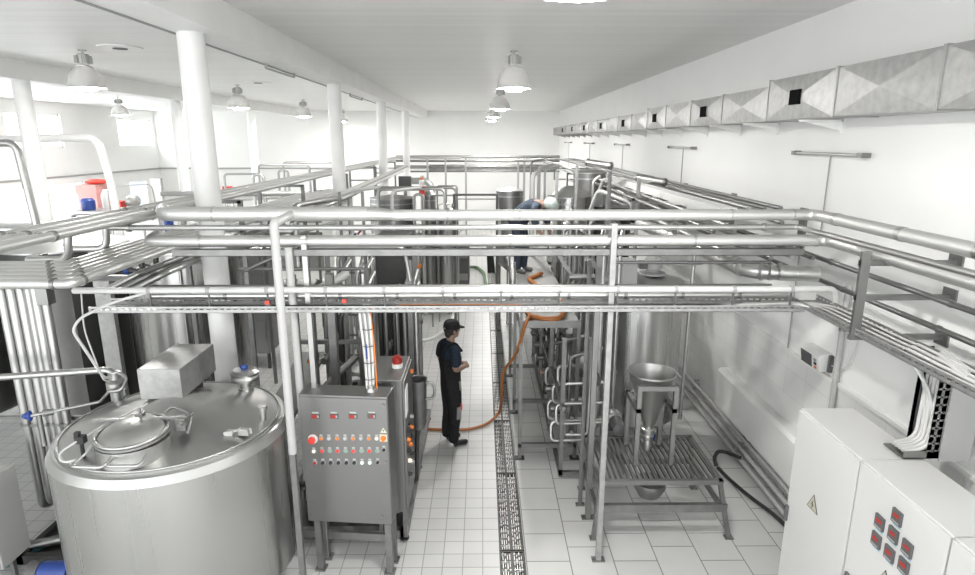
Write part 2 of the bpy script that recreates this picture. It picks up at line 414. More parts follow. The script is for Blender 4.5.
# ------------------------------------------------------------------ ventilation duct on the right wall
duct = thing('ventilation_duct', (3.4, 14, 4.33), 'long galvanized rectangular air duct with cross-creased panels along the right wall', 'air duct')
XD = 3.20; DB = 4.33
bd = [.55, 1.86, 3.12, 4.42, 5.72, 7.06, 8.42, 9.68, 10.98, 12.2, 13.5, 14.8, 16.1, 17.5, 18.9, 20.2, 21.5, 22.8, 24.1, 25.4, 26.7, 28.0]
for i in range(len(bd)-1):
    y0, y1 = bd[i]+.008, bd[i+1]-.008
    top = 4.755 if y0 < 7 else 4.70 if y0 < 12 else 4.65
    bot = DB if y0 < 20 else DB+.02
    xf = XD if y0 < 7 else XD+.015
    ym, zm = (y0+y1)/2, (bot+top)/2
    m = MB()
    dirn = -.032 if i % 2 == 0 else -.024
    A, B, C_, D = (xf, y0, bot), (xf, y1, bot), (xf, y1, top), (xf, y0, top); E = (xf+dirn, ym, zm)
    for q in ((A, E, B), (B, E, C_), (C_, E, D), (D, E, A)): m.add(q, [(0, 1, 2)])
    m.add([A, B, (XR, y1, bot), (XR, y0, bot)], [(0,1,2,3)]); m.add([D, C_, (XR, y1, top), (XR, y0, top)], [(0,1,2,3)])
    m.add([A, D, (XR, y0, top), (XR, y0, bot)], [(0,1,2,3)]); m.add([B, C_, (XR, y1, top), (XR, y1, bot)], [(0,1,2,3)])
    s = obj('duct_section', m, 'galvanized', duct)
    fl = MB()
    for yy in (y0-.006, y1-.006):
        fl = MB()
        fl.box(xf-.010, xf+.012, yy, yy+.012, bot-.008, top+.010); fl.box(xf, XR, yy, yy+.012, top-.004, top+.010); fl.box(xf, XR, yy, yy+.012, bot-.008, bot+.004)
        obj('joint_flange', fl, 'galvanized', s)
    if i in (4, 6, 8, 10, 12, 14, 16, 18):
        v = MB().box(E[0]-.012, E[0]+.05, ym-.10, ym+.10, zm-.072, zm+.072)
        obj('vent_opening', v, 'void', s)
    if i > 2 and i != 3:
        yb = y0 + .55 if y0 < 8 else y0+.3
        br = MB().box(XD-.02, XR, yb-.015, yb+.015, bot-.03, bot-.012).box(XR-.02, XR, yb-.015, yb+.015, bot-.15, bot-.012)
        br.prism([(XD+.05, yb-.004, bot-.035), (XR-.02, yb-.004, bot-.035), (XR-.02, yb-.004, bot-.12)], (0, .008, 0))
        obj('bracket', br, 'mid_grey' if y0 > 20 else 'white_paint', duct)
# ------------------------------------------------------------------ T-shaped tube lights on the right wall
for k, (pa, pb, py, l) in enumerate(((794, 866, 154, 'nearest and longest grey tube light on a thin drop conduit on the right wall'),
     (669, 694, 147.5, 'second nearest grey tube light on the right wall'), (615, 628, 144.5, 'third tube light along the right wall'),
     (584.5, 593, 143.2, 'fourth small tube light along the right wall'), (565, 571, 142.4, 'farthest tiny tube light on the right wall'))):
    a = at(pa, py, X=XR-.06); b = at(pb, py, X=XR-.06); z = (a.z+b.z)/2; ya, yb = b.y, a.y
    t = thing('tube_light', (XR-.05, (ya+yb)/2, z-.03), l, 'wall light', 'tube lights on the right wall')
    obj('tube', MB().tube([(XR-.06, ya+.08, z), (XR-.06, yb-.05, z)], .017), 'mid_grey' if k > 2 else 'lamp_grey', t)
    for q in (ya+.05, yb-.03): obj('end_cap', MB().cbox((XR-.05, q, z), .09, .08 if q < (ya+yb)/2 else .05, .045), 'dull_steel', t)
    obj('drop_conduit', MB().tube([(XR-.012, (ya+yb)/2, z-.02), (XR-.012, (ya+yb)/2, 3.05)], .008, seg=6), 'mid_grey', t)
# ------------------------------------------------------------------ pipes
def pipe(label, pts, r, m='steel', group=None, bend=None, clamps=(), name='pipe', cat='pipe', flanges=(), seg=10, clampmat='dull_steel', loc=None):
    t = obj(name, MB().tube(pts, r, bend, seg), m)
    tag(t, label, cat, group)
    for p, d in clamps:
        c = MB().ring(p, d, r*1.22, .03); p = Vector(p)
        obj('pipe_clamp', c, clampmat, t)
    for p, d in flanges: obj('flange', MB().ring(p, d, r*1.5, .03), m, t)
    return t
YR = 5.35
g = 'pipes of the bridge across the aisle'
# top pipe: thick left part, cone, thinner right part that turns along the wall
zA = 3.49
t = obj('pipe', MB().tube([(-2.93, 5.62, zA), (-2.80, YR+.02, zA), (-2.62, YR, zA), (-1.0, YR, zA)], .066, .10, 14), 'satin_steel'); tag(t, 'topmost and thickest pipe of the bridge crossing in front of the thick column', 'pipe', g)
obj('reducer', MB().tube([(-1.0, YR, zA), (-.78, YR, zA-.012)], [.066, .05], seg=14), 'foil', t)
obj('pipe_run', MB().tube([(-.78, YR, zA-.012), (2.95, YR, zA-.012), (2.95, .3, zA-.012)], .05, .1, 14), 'satin_steel', t)
for x in (-2.35, -.3, .33, 2.2, 2.75): obj('pipe_clamp', MB().ring((x, YR, zA-(.012 if x > -1 else 0)), (1,0,0), .053 if x > -1 else .069, .012), 'steel', t)
for y in (5.0, 4.2, 3.5): obj('pipe_clamp', MB().ring((2.95, y, zA-.012), (0,1,0), .054, .05), 'steel', t)
pipe('thin pipe just below the topmost bridge pipe', [(-3.3, 6.6, 3.372), (-3.3, YR-.02, 3.372), (2.80, YR-.02, 3.372), (2.86, .3, 3.372)], .024, 'steel', g, .05,
     flanges=[((2.5, YR-.02, 3.372), (1,0,0)), ((-3.1, YR-.02, 3.372), (1,0,0))])
zC = 3.246
t = pipe('thick pipe third from the bridge top, ending in a collar', [(-3.06, 5.7, zC), (-2.97, YR+.04, zC), (-2.8, YR+.02, zC), (3.10, YR+.02, zC), (3.10, .3, zC)], .052, 'satin_steel', g, .12, seg=14)
for x in (-2.5, -1.55, .25, 1.13, 1.9, 3.0): obj('pipe_clamp', MB().ring((x, YR+.02, zC), (1,0,0), .056, .02), 'steel', t)
# channel
t = obj('support_channel', MB().box(-2.75, 2.88, YR-.03, YR+.05, 3.115, 3.12).box(-2.75, 2.88, YR-.03, YR-.025, 3.115, 3.175).box(-2.75, 2.88, YR+.045, YR+.05, 3.115, 3.175), 'frame_steel'); tag(t, 'flat grey steel channel spanning the bridge under the thick third pipe', 'steel channel', None)
# white pipe with clips
zE = 2.824
xs = [-2.95+.52*k for k in range(12)]
pipe('white pipe held by small clips above the perforated cable tray', [(-3.62, YR-.1, zE), (3.16, YR-.1, zE), (3.2, YR-.08, zE-.16)], .028, 'white_pipe', None, .06, clamps=[((x, YR-.1, zE), (1,0,0)) for x in xs], clampmat='mid_grey')
pipe('foil covered pipe lying between the white pipe and the cable tray', [(-3.0, YR+.02, 2.745), (2.8, YR+.02, 2.745)], .03, 'foil', None, clamps=[((x+.1, YR+.02, 2.745), (1,0,0)) for x in xs[1:11]])
pipe('thin dull pipe behind the white pipe on the bridge', [(-3.1, YR+.14, 2.80), (2.7, YR+.14, 2.80)], .018, 'dull_steel', None)
pipe('thin horizontal rail at the right under the bridge channel', [(1.2, YR+.3, 2.99), (2.75, YR+.3, 2.99)], .016, 'dull_steel', None)
# bridge posts
def sqpost(label, x, y, z1, w=.07, z0=0, m='steel', foot=True, group=None):
    t = thing('post', (x, y, z0), label, 'post', group)
    obj('post_tube', MB().cbox((x, y, (z0+z1)/2), w, w, z1-z0), m, t, .006)
    if foot:
        f = MB().cbox((x, y, z0+.006), w*2.4, w*1.5, .012)
        for s in (-1, 1): f.lathe([(.012, .012), (.012, .03), (0, .03)], (x+s*w*.9, y, z0), 8)
        obj('foot_plate', f, 'frame_steel', t)
    return t
sqpost('tall square steel post of the bridge in front of the slatted platform', 1.165, YR-.05, 3.41, .054, 0, 'galvanized')
sqpost('tall steel post close behind the front bridge post', 1.18, 6.0, 3.2, .06, 0, 'dull_steel')
sqpost('thin rear steel post left of the two front ones', 1.13, 6.25, 2.9, .042, 0, 'frame_steel')
pipe('white pipe turning down from the topmost bridge pipe in front of the panel frame', [(-1.665, YR-.02, 3.49), (-1.665, 4.85, 3.47), (-1.665, 4.85, 1.45)], .036, 'pale_pipe', 'three uprights left of the control panel', .03, seg=14)
_o = [o for o in COL.objects if o.get('label', '').startswith('white pipe turning down')][0]
obj('pipe_stand', MB().cbox((-1.665, 4.85, .725), .05, .05, 1.45).cbox((-1.665, 4.85, .006), .13, .10, .012), 'frame_steel', _o)
pipe('middle of the three uprights, a plain round steel pipe', [(-1.71, YR-.05, 3.2), (-1.71, YR-.02, .9)], .034, 'pale_pipe', 'three uprights left of the control panel', seg=12)
sqpost('rightmost of the three uprights, a flat square bar clamped to the bridge pipes', -1.58, YR+.0, 3.30, .05, .0, 'steel', True, 'three uprights left of the control panel')
sqpost('grey square post behind the control panel at its left half', -1.62, 6.3, 2.75, .085, .0, 'frame_steel', True)
# ------------------------------------------------------------------ cable tray: bridge run and wall run
def tray(parent, a, b, wdir, w, m='galvanized', h=.06):
    """perforated tray from a to b, wdir = unit vector across"""
    a = Vector(a); b = Vector(b); wd = Vector(wdir)*w; d = (b-a); L = d.length; d.normalize()
    up = d.cross(Vector(wdir)).normalized()
    if up.z < -.1: up = -up
    th = .004
    obj('tray_base', MB().prism([a, b, b+wd, a+wd], up*th), m, parent)
    for side in (0, 1):
        o = a + wd*side; f = MB()
        f.prism([o, o+d*L, o+d*L+up*h*.5, o+up*h*.5], Vector(wdir)*th); f.prism([o+up*h*.7, o+d*L+up*h*.7, o+d*L+up*h, o+up*h], Vector(wdir)*th)
        n = int(L/.06)
        for k in range(n+1):
            q = o + d*min(k*.06, L-.025); f.prism([q+up*h*.45, q+d*.025+up*h*.45, q+d*.025+up*h*.75, q+up*h*.75], Vector(wdir)*th)
        obj('perforated_flange', f, m, parent)
t = thing('cable_tray', (-.3, YR, 2.62), 'perforated galvanized cable tray across the bridge, lowest line of it', 'cable tray')
tray(t, (-3.5, YR-.12, 2.62), (2.9, YR-.12, 2.62), (0, 1, 0), .3)
t = thing('cable_tray', (3.05, 2.9, 2.64), 'perforated cable tray carrying white cables along the right wall', 'cable tray')
tray(t, (2.9, .4, 2.64), (2.9, YR+.2, 2.64), (1, 0, 0), .27)
tray_wall = t
for k in range(7):
    x = 2.93+.035*k; rnd = random.Random(k)
    ye = 4.02 + .02*k
    pts = [(x, .4, 2.665), (x+.01*rnd.uniform(-1,1), 1.8, 2.68), (x+.02*rnd.uniform(-1,1), 3.0, 2.69)] + ([(x+.01, ye, 2.70), (3.02+.03*k, ye+.05, 2.62), (3.27, ye, 2.3), (3.27, ye, 1.96)] if k % 2 else [(x, 4.3, 2.68), (x, 5.3, 2.68), (2.0+.1*k, YR+.03*k-.08, 2.66)])
    o = obj('cable', MB().tube(pts, .012 if k % 2 else .009, .25, 8), 'white_cable')
    tag(o, ('thin white cable bending down from the wall tray behind the cabinets' if k % 2 else 'white cable lying along the right wall tray'), 'cable', 'cables bending down behind the cabinets' if k % 2 else 'cables lying in the wall tray')
for k, (x, y0, y1) in enumerate(((3.2, 3.75, 4.15),)):
    t = thing('cable_riser', (3.3, 3.95, 1.6), 'vertical perforated cable duct dropping behind the white cabinets', 'cable duct')
    obj('back_plate', MB().box(3.30, 3.31, 3.96, 4.18, 1.88, 2.64), 'mid_grey', t)
    for yy in (3.96, 4.17):
        f = MB().box(3.22, 3.245, yy, yy+.01, 1.88, 2.64).box(3.265, 3.30, yy, yy+.01, 1.88, 2.64)
        for q in range(13): f.box(3.22, 3.3, yy, yy+.01, 1.88+q*.06, (1.925 if yy < 4 else 1.941)+q*.06)
        obj('perforated_flange', f, 'dull_steel' if yy < 4 else 'dark_grey', t)
    obj('side_plate', MB().box(3.30, 3.52, 3.94, 3.95, 1.86, 2.6), 'mid_grey', t)
    obj('elbow_tray', MB().box(3.05, 3.32, 3.96, 4.18, 1.872, 1.88).box(3.05, 3.32, 3.96, 3.966, 1.872, 1.93), 'dull_steel', t)
for k in range(5):
    y = 3.99 + .035*k
    pts = [(3.0+.03*k, y-.5, 2.69), (3.1+.03*k, y-.1, 2.69), (3.26, y, 2.55), (3.26, y+.01*(-1)**k, 2.2), (3.25, y, 1.95), (3.08, y, 1.91)]
    o = obj('cable', MB().tube(pts, .016, .12, 8), 'white_cable'); tag(o, 'thick white cable hanging inside the vertical cable duct', 'cable', 'thick cables in the vertical duct')
# hanger frame by the wall
t = thing('hanger_frame', (2.95, 4.5, 2.66), 'flat steel hanger holding the wall pipes and tray near the right corner', 'pipe hanger')
obj('hanger_bar', MB().box(2.875, 2.945, 4.485, 4.515, 2.64, 3.30), 'dull_steel', t)
for z in (3.19, 2.92, 2.60):
    obj('hanger_arm', MB().box(2.875, XR, 4.49, 4.53, z, z+.04), 'frame_steel', t)
    obj('wall_plate', MB().box(XR-.015, XR, 4.44, 4.58, z-.05, z+.09), 'dull_steel', t)
pipe('upper of two dark pipes running low along the right wall', [(3.30, .3, 3.0), (3.30, 22.6, 3.0)], .023, 'dull_steel', 'pair of dark pipes along the right wall', clamps=[((3.3, y, 3.0), (0,1,0)) for y in (3.0, 4.1, 5.6, 7.2)])
pipe('lower of two dark pipes running low along the right wall', [(3.33, .3, 2.78), (3.33, 5.2, 2.78), (3.33, 9.4, 2.78)], .023, 'dull_steel', 'pair of dark pipes along the right wall', clamps=[((3.33, y, 2.78), (0,1,0)) for y in (3.2, 4.2, 5.4)])
for y in (3.15,):
    o = obj('wall_bracket', MB().box(3.0, XR, y, y+.04, 3.38, 3.42).box(XR-.02, XR, y-.05, y+.09, 3.33, 3.47), 'frame_steel'); tag(o, 'dark bracket arm under the top pipe near the right picture edge', 'bracket')
# foil wrapped elbow
o = obj('foil_wrapped_pipe', MB().tube([(2.2, 8.4, 2.99), (2.42, 6.9, 2.95), (2.58, 5.75, 2.88), (3.2, 5.62, 2.88)], .075, .22, 14), 'foil')
w = MB()
for k in range(7): w.ring(Vector((2.56, 6.1-.09*k if k < 4 else 5.64, 2.90)) + Vector((0 if k < 4 else .1+.09*(k-4), 0, 0)), (-.12, 1, .03) if k < 4 else (1, -.2, 0), .085, .03)
obj('wrap_fold', w, 'foil', o)
tag(o, 'foil wrapped fat pipe elbow lying on the bridge near the right wall', 'wrapped pipe')
# ------------------------------------------------------------------ right rack running away along the wall
g = 'pipes of the long rack along the right wall'
RP = [(2.30, 3.34, .020, 'steel'), (2.20, 3.28, .022, 'dull_steel'), (2.40, 3.28, .02, 'steel'), (2.84, 3.36, .022, 'dull_steel'), (3.02, 3.37, .028, 'steel'), (3.20, 3.37, .02, 'dull_steel'), (3.38, 3.37, .026, 'dull_steel')]
od = ['leftmost', 'second', 'third', 'fourth', 'fifth', 'sixth', 'rightmost']
for k, (x, z, r, m) in enumerate(RP):
    pipe('steel pipe of the upper layer of the right rack, %s of seven' % (od[k] + ('' if k in (0, 6) else ' from left')), [(x, YR+(.35 if k < 4 else 1.5), z), (x, 22.4+.12*(k % 3), z+.08), (x-1.2, 22.7+.1*k, z+.08)], r, m, g, .1)
g2 = 'lower pipes of the right rack'
for k, (x, z, r, m) in enumerate(((2.35, 3.07, .03, 'steel'), (2.75, 3.03, .02, 'dull_steel'), (2.95, 3.05, .03, 'steel'), (3.15, 3.03, .022, 'dull_steel'))):
    pipe('steel pipe in the lower layer of the right rack, %s from the left' % ('first', 'second', 'third', 'fourth')[k], [(x, YR+.3, z), (x, 17+k, z)], r, m, g2)
o = obj('cable_trunking', MB().box(2.54, 2.72, 6.45, 12.0, 3.315, 3.42), 'white_paint'); tag(o, 'white square cable trunking box lying on the right rack', 'cable trunking')
for k, y in enumerate((6.75, 8.7, 10.8, 13.0, 15.6, 18.4)):
    l = ('nearest', 'second nearest', 'third', 'fourth', 'fifth', 'farthest')[k]
    t = thing('pipe_bracket', (2.8, y, 3.3), 'steel cross arm under the right-hand rack, %s one going back' % l, 'bracket', 'cross arms of the right rack')
    obj('arm_bar', MB().box(2.15, 3.56, y, y+.05, 3.27, 3.31), 'frame_steel', t)
    obj('lower_bar', MB().box(2.15, XR-.02, y, y+.05, 2.96, 2.995), 'frame_steel', t)
    obj('hanging_bar', MB().box(2.15, 2.19, y, y+.05, 2.96, 3.31), 'frame_steel', t)
    obj('wall_plate', MB().box(XR-.02, XR, y-.05, y+.1, 2.9, 3.38), 'dull_steel', t)
for (pa, pb, py0, py1, Y, l) in ((588, 611, 162.5, 166, 11.0, 'short fat steel cylinder lying on the far part of the right rack'), (638, 665, 178, 182.5, 10.2, 'clear cylinder lying on the rack near the second tube light')):
    a = at(pa, py0, Y=Y); b = at(pb, py1, Y=Y-.3)
    o = obj('rack_cylinder', MB().tube([a, b], .06, seg=14), 'steel'); tag(o, l, 'cylinder')
    obj('end_ring', MB().ring(b, b-a, .068, .03), 'dull_steel', o); obj('end_ring', MB().ring(a, b-a, .068, .03), 'dull_steel', o)
# ------------------------------------------------------------------ left racks
g = 'pipes of the upper left bundle'
for k in range(5):
    x = -2.98-.09*k; z = 3.46 + (.0 if k % 2 else .012)
    pipe('steel pipe of the upper left bundle running to the back, %s from the aisle' % ('first', 'second', 'third', 'fourth', 'fifth')[k],
         [(x, .9+.2*k, z), (x, 22.75+.15*k, z), (x+2.2, 22.85+.15*k, z)], .034, 'satin_steel', g, .1, clamps=[((x, y, z), (0,1,0)) for y in (4.2, 5.7)])
g = 'mitred pipes of the lower left bundle'
for k in range(6):
    x = -2.975-.098*k; yc = 4.3+.135*k; z = 3.11
    pipe('cornered steel pipe of the lower left bundle, %s from the corner tip' % ('first', 'second', 'third', 'fourth', 'fifth', 'sixth')[k],
         [(-6.4-.1*k, yc, z), (x, yc, z), (x, 13.5-.4*k, z)], .036, 'satin_steel', g, .05, clamps=[((x, yc+.12, z), (0,1,0)), ((x-.12, yc, z), (1,0,0))])
g = 'S-shaped drops between the left bundles'
for a, b, l in (((72, 237), (66, 262), 'S-shaped steel pipe dropping from the upper to the lower left bundle, left one'), ((110, 228), (101, 252), 'S-shaped steel pipe dropping between the left bundles, right one')):
    p = at(a[0], a[1], X=-3.5); q = at(b[0], b[1], X=-3.55)
    pipe(l, [(-3.46, p.y+.7, 3.44), (-3.52, p.y, 3.43), (-3.56, p.y, 3.12), (-3.9, p.y-.02, 3.12)], .033, 'steel', g, .09)
# cross supports of the left racks
for k, (y, l) in enumerate(((7.3, 'nearest steel portal frame under the left bundles'), (9.9, 'second steel portal frame under the left bundles'), (13.2, 'third steel portal frame under the left bundles'), (16.8, 'fourth steel portal frame under the left bundles'), (20.6, 'last steel portal frame under the left bundles'))):
    t = thing('pipe_portal', (-3.2, y, 0), l, 'pipe portal', 'portal frames of the left rack')
    obj('cross_bar', MB().box(-3.62, -2.88, y, y+.05, 3.035, 3.073), 'frame_steel', t)
    obj('cross_bar', MB().box(-3.62, -2.88, y, y+.05, 3.385, 3.423), 'frame_steel', t)
    for x in (-3.62, -2.92): obj('upright', MB().box(x, x+.05, y, y+.05, 0, 3.42), 'frame_steel', t)
# far rack pipes across the back
for k, (z, r, m) in enumerate(((3.52, .05, 'steel'), (3.36, .035, 'dull_steel'), (3.16, .05, 'galvanized'), (2.98, .03, 'dull_steel'))):
    pipe('far steel pipe crossing the back of the hall, %s from the top' % ('first', 'second', 'third', 'fourth')[k], [(-3.2, 23.1, z), (2.9, 23.1, z)], r, m, 'pipes across the back of the hall')
o = obj('cable_channel', MB().box(-2.0, 2.8, 23.3, 23.5, 3.0, 3.22), 'galvanized'); tag(o, 'pale flat channel crossing the back of the hall behind the far pipes', 'cable channel')
for k, (px, l) in enumerate(((428, 'far thin post left of the green exit gap'), (446, 'far thin post above the left end of the black railing'), (466, 'thin pale post standing against the back wall'), (518, 'far thin post right of the black railing'), (524, 'second far thin post right of the black railing'))):
    x = at(px, 190, Y=22.9).x; sqpost(l, x, 22.9, 3.5, .07, 0, 'steel', False, 'far posts by the back wall')
# thin pipes between bridge and lower bundle (left of the thick column)
pipe('steel pipe crossing low behind the lower left bundle', [(-3.9, 7.1, 2.86), (-2.95, 7.1, 2.86), (-2.3, 9.5, 2.86)], .03, 'steel')
pipe('slanting steel brace right of the thick column below the bridge channel', [(-2.35, 5.9, 2.86), (-1.75, 5.9, 3.13)], .015, 'dull_steel')
pipe('low steel rail crossing right of the thick column', [(-2.45, 6.0, 2.86), (-1.2, 6.0, 2.86)], .018, 'dull_steel')
pipe('steel pipe bend visible between the bridge pipes at the middle', [(-1.9, 6.6, 2.98), (-.86, 6.6, 2.98), (-.80, 6.6, 2.6)], .024, 'steel', None, .08)

g = 'pipes of the lowest left layer'
for k in range(3):
    x = -2.985-.12*k
    pipe('steel pipe of the lowest left layer under the cornered bundle, %s from the aisle' % ('first', 'second', 'third')[k], [(x-.3, 5.5, 2.75), (x, 5.6, 2.90), (x, 13-.4*k, 2.90)], .03, ('steel', 'dull_steel', 'steel')[k], g, .08, flanges=[((x, 7.5, 2.90), (0,1,0)), ((x, 9.1, 2.90), (0,1,0))])
for k, (px, py, l) in enumerate(((157, 268, 'small dark valve hanging under the left bundles beside the thick column'), (143, 272, 'small dark valve with blue cap under the left bundles'))):
    p = at(px, py, Y=6.6-.3*k)
    t = thing('valve', (p.x, p.y, p.z-.05), l, 'valve')
    obj('valve_body', MB().ring(p, (0,0,1), .06, .10).tube([p, p+Vector((-.14, 0, .02))], .035).tube([p, p+Vector((0, 0, .2))], .03), 'dark_steel', t)
    obj('valve_cap', MB().ring(p+Vector((-.16, 0, .02)), (1,0,0), .045, .05), 'dull_steel' if k == 0 else 'blue', t)

o = obj('cable', MB().tube([(-3.3, YR-.05, 2.66), (-1.85, YR-.07, 2.672), (-.6, YR-.08, 2.672), (.1, YR-.06, 2.665), (1.6, YR-.08, 2.672), (2.7, YR-.05, 2.66)], .010, .3, 8), 'black_rubber'); tag(o, 'black cable lying along the bridge cable tray', 'cable')
o = obj('cable', MB().tube([(-.75, YR-.095, 2.685), (-.1, YR-.10, 2.69), (.35, YR-.095, 2.685)], .004, .3, 8), 'hose_orange'); tag(o, 'short orange cable on the bridge cable tray above the aisle', 'cable')
for k, (px, py) in enumerate(((268, 303), (345, 301.5))):
    p = at(px, py, Y=YR-.13)
    t = thing('cable_connector', p, ('small red connector on the bridge tray beside the white down pipe', 'small red connector on the bridge tray above the narrow cabinet')[k], 'connector')
    obj('connector_body', MB().cbox(p, .05, .03, .05), 'dark_grey', t); obj('connector_cap', MB().cbox(p+Vector((0, -.02, .01)), .035, .02, .03), 'bright_red', t)

_o = [o for o in COL.objects if o.get('label', '').startswith('white pipe held by small clips')][0]
for x in xs: obj('hanger_clip', MB().cbox((x, YR-.1, 2.745), .012, .02, .16), 'dark_grey', _o)
# ------------------------------------------------------------------ the big domed tank, front left
TX, TY, TR, TT = -2.75, 5.03, .965, 1.66
def cz(x, y): return TT + .02 + .27*(1 - min(1, math.hypot(x-TX, y-TY)/(TR-.07)))
t = thing('mixing_tank', (TX, TY, 0), 'big brushed steel round tank with shallow cone lid at the front left', 'tank')
obj('shell', MB().lathe([(TR-.10, .22), (TR, .30), (TR, TT-.075)], (TX, TY, 0), 96), 'tank_steel', t)
obj('rim_band', MB().lathe([(TR, TT-.075), (TR+.006, TT-.075), (TR-.03, TT-.012), (TR-.05, TT), (TR-.07, TT), (TR-.07, TT+.012)], (TX, TY, 0), 96), 'steel', t)
obj('cone_lid', MB().lathe([(0, TT+.24), (.10, TT+.23), (TR-.07, TT+.012)], (TX, TY, 0), 96), 'steel', t)
obj('weld_ring', MB().tube([(TX+(TR-.085)*math.cos(2*PI*k/64), TY+(TR-.085)*math.sin(2*PI*k/64), TT+.022) for k in range(65)], .010, seg=6, cap=False), 'steel', t)
obj('tank_bottom', MB().lathe([(0, .16), (TR-.10, .22)], (TX, TY, 0), 64), 'dull_steel', t)
for a in (40, 140, 220, 320):
    x, y = TX+.75*math.cos(R(a)), TY+.75*math.sin(R(a))
    obj('leg', MB().lathe([(.045, .0), (.045, .24)], (x, y, 0), 14).lathe([(.075, 0), (.075, .02), (0, .02)], (x, y, 0), 14), 'dull_steel', t)
# manway with dished lid
_p = at(134, 441, Z=1.80); mx, my = _p.x, _p.y
mzb = 1.76
mw = obj('manway', MB().lathe([(.27, mzb-.07), (.27, mzb+.07), (.24, mzb+.07)], (mx, my, 0), 40), 'steel', t)
ld = MB(Matrix.Translation((mx, my, mzb+.12)) @ Matrix.Rotation(R(5), 4, 'X'))
ld.lathe([(0, .085), (.08, .08), (.15, .062), (.21, .034), (.248, 0), (.27, .0), (.27, -.02), (.24, -.02)], (0, 0, 0), 40)
lid = obj('manway_lid', ld, 'steel', t)
rg = MB(Matrix.Translation((mx, my, mzb+.12)) @ Matrix.Rotation(R(5), 4, 'X'))
rg.tube([(.257*math.cos(a), .257*math.sin(a), .012) for a in [2*PI*k/32 for k in range(33)]], .014, seg=8, cap=False)
obj('lid_ring', rg, 'steel', lid)
cb = MB().bar((mx-.36, my+.10, mzb+.17), (mx+.36, my+.16, mzb+.17), .03, .02).cbox((mx, my+.13, mzb+.20), .06, .05, .05).tube([(mx, my+.13, mzb+.18), (mx, my+.13, mzb+.27)], .012)
obj('clamp_bar', cb, 'dull_steel', lid)
obj('lid_hinge', MB().cbox((mx+.32, my+.16, mzb+.12), .08, .10, .10).tube([(mx+.34, my+.05, mzb+.14), (mx+.34, my+.28, mzb+.14)], .016), 'dull_steel', lid)
for k, (x0, x1) in enumerate(((-.28, -.02), (-.02, .24))):
    obj('lid_handle', MB().tube([(mx+x0*.9, my-.26, mzb+.04), (mx+x0, my-.35, mzb+.02), (mx+x1, my-.37+.02*k, mzb+.02), (mx+x1*.95, my-.24, mzb+.05)], .014, .06), 'steel', lid)
obj('tank_hoop', MB().tube([(mx+.05, my+.30, 1.80), (mx+.12, my+.36, 1.94), (mx+.34, my+.28, 1.90), (mx+.38, my+.1, 1.82)], .012, .08), 'steel', t)
# sensor and wire by the manway
SX, SY, SZ = mx-.36, my-.08, .12

sb = obj('sensor', MB().cbox((SX, SY, 1.86), .07, .05, .06).cbox((SX-.02, SY, 1.90), .035, .035, .04).tube([(SX, SY, 1.70), (SX, SY, 1.86)], .015), 'black_rubber', t)
obj('sensor_wire', MB().tube([(SX-.02, SY-.02, 1.85), (SX-.11, SY-.11, 1.80), (SX-.04, SY-.19, 1.76), (SX+.10, SY-.15, 1.78), (SX+.09, SY-.03, 1.82)], .009, .07, 6), 'white_cable', sb)
obj('sensor_cable', MB().tube([(SX+.02, SY+.02, 1.87), (SX+.06, SY+.2, 1.88), (SX+.26, SY+.5, 1.93)], .008, .07, 6), 'white_cable', sb)
# gearbox cover
gx0, gx1, gy0, gy1, gz0, gz1 = -3.04, -2.665, 5.04, 5.74, 1.88, 2.16
gm = obj('drive_cover', MB().box(gx0, gx1, gy0, gy1, gz0, gz1), 'galvanized', t, .006)
obj('drive_mount', MB().lathe([(.16, 1.80), (.16, 1.84), (.09, 1.85), (.09, 1.885)], (-2.85, 5.2, 0), 20).cbox((-2.85, 5.5, 1.82), .2, .22, .12), 'dark_steel', t)
# vent cap
_p = at(246, 388, Z=1.75); vx, vy = _p.x, _p.y
vc = obj('vent_neck', MB().lathe([(.07, 1.70), (.07, 1.76), (.055, 1.76), (.055, 1.84)], (vx, vy, 0), 24), 'steel', t)
obj('vent_cap', MB().lathe([(.06, 1.82), (.125, 1.84), (.13, 1.87), (.115, 1.895), (.13, 1.90), (.135, 1.92), (.10, 1.95), (0, 1.96)], (vx, vy, 0), 28), 'steel', vc)
obj('vent_knob', MB().lathe([(.03, 1.955), (.035, 1.97), (.03, 1.99), (0, 1.995)], (vx, vy, 0), 14), 'blue', vc)
p = at(263, 415, Z=1.74)
obj('nozzle', MB().lathe([(.03, 1.69), (.03, 1.80), (.042, 1.80), (.042, 1.83), (0, 1.83)], (p.x, p.y, 0), 18), 'steel', t)
p = at(238, 434, Z=1.72)
lg = MB()
for a, l in ((.5, .12), (-.3, .10), (1.3, .09)): lg.bar((p.x-l*math.cos(a), p.y-l*math.sin(a)*.5, 1.725), (p.x+l*math.cos(a), p.y+l*math.sin(a)*.5, 1.74), .018, .05)
obj('lifting_lug', lg, 'steel', t)
p = at(119, 402, Y=5.45)
ft = obj('inlet_fitting', MB().lathe([(.045, 1.68), (.045, 1.78), (.085, 1.80), (.085, 1.88), (.05, 1.91), (.05, 1.98), (0, 1.98)], (p.x, p.y, 0), 20), 'steel', t)
obj('inlet_hoop', MB().tube([(p.x-.02, p.y-.1, 1.82), (p.x+.12, p.y-.12, 1.84), (p.x+.13, p.y-.02, 1.94), (p.x, p.y, 1.98)], .014, .06), 'steel', ft)
IP = p
pipe('round feed pipe reaching from the left edge onto the domed tank', [(IP.x-2.2, IP.y-.2, 1.92), (IP.x-.05, IP.y, 2.0), (IP.x+.02, IP.y, 1.93)], .032, 'steel', None, .06)
a = at(30, 416, Y=4.9); b = at(100, 402, Y=5.2)
t2 = pipe('thin rod with a blue hand valve beside the domed tank', [a, b, (IP.x-.02, IP.y-.08, 1.82)], .014, 'steel', None)
obj('valve', MB().ring(a+(b-a)*.25, b-a, .03, .08), 'dull_steel', t2)
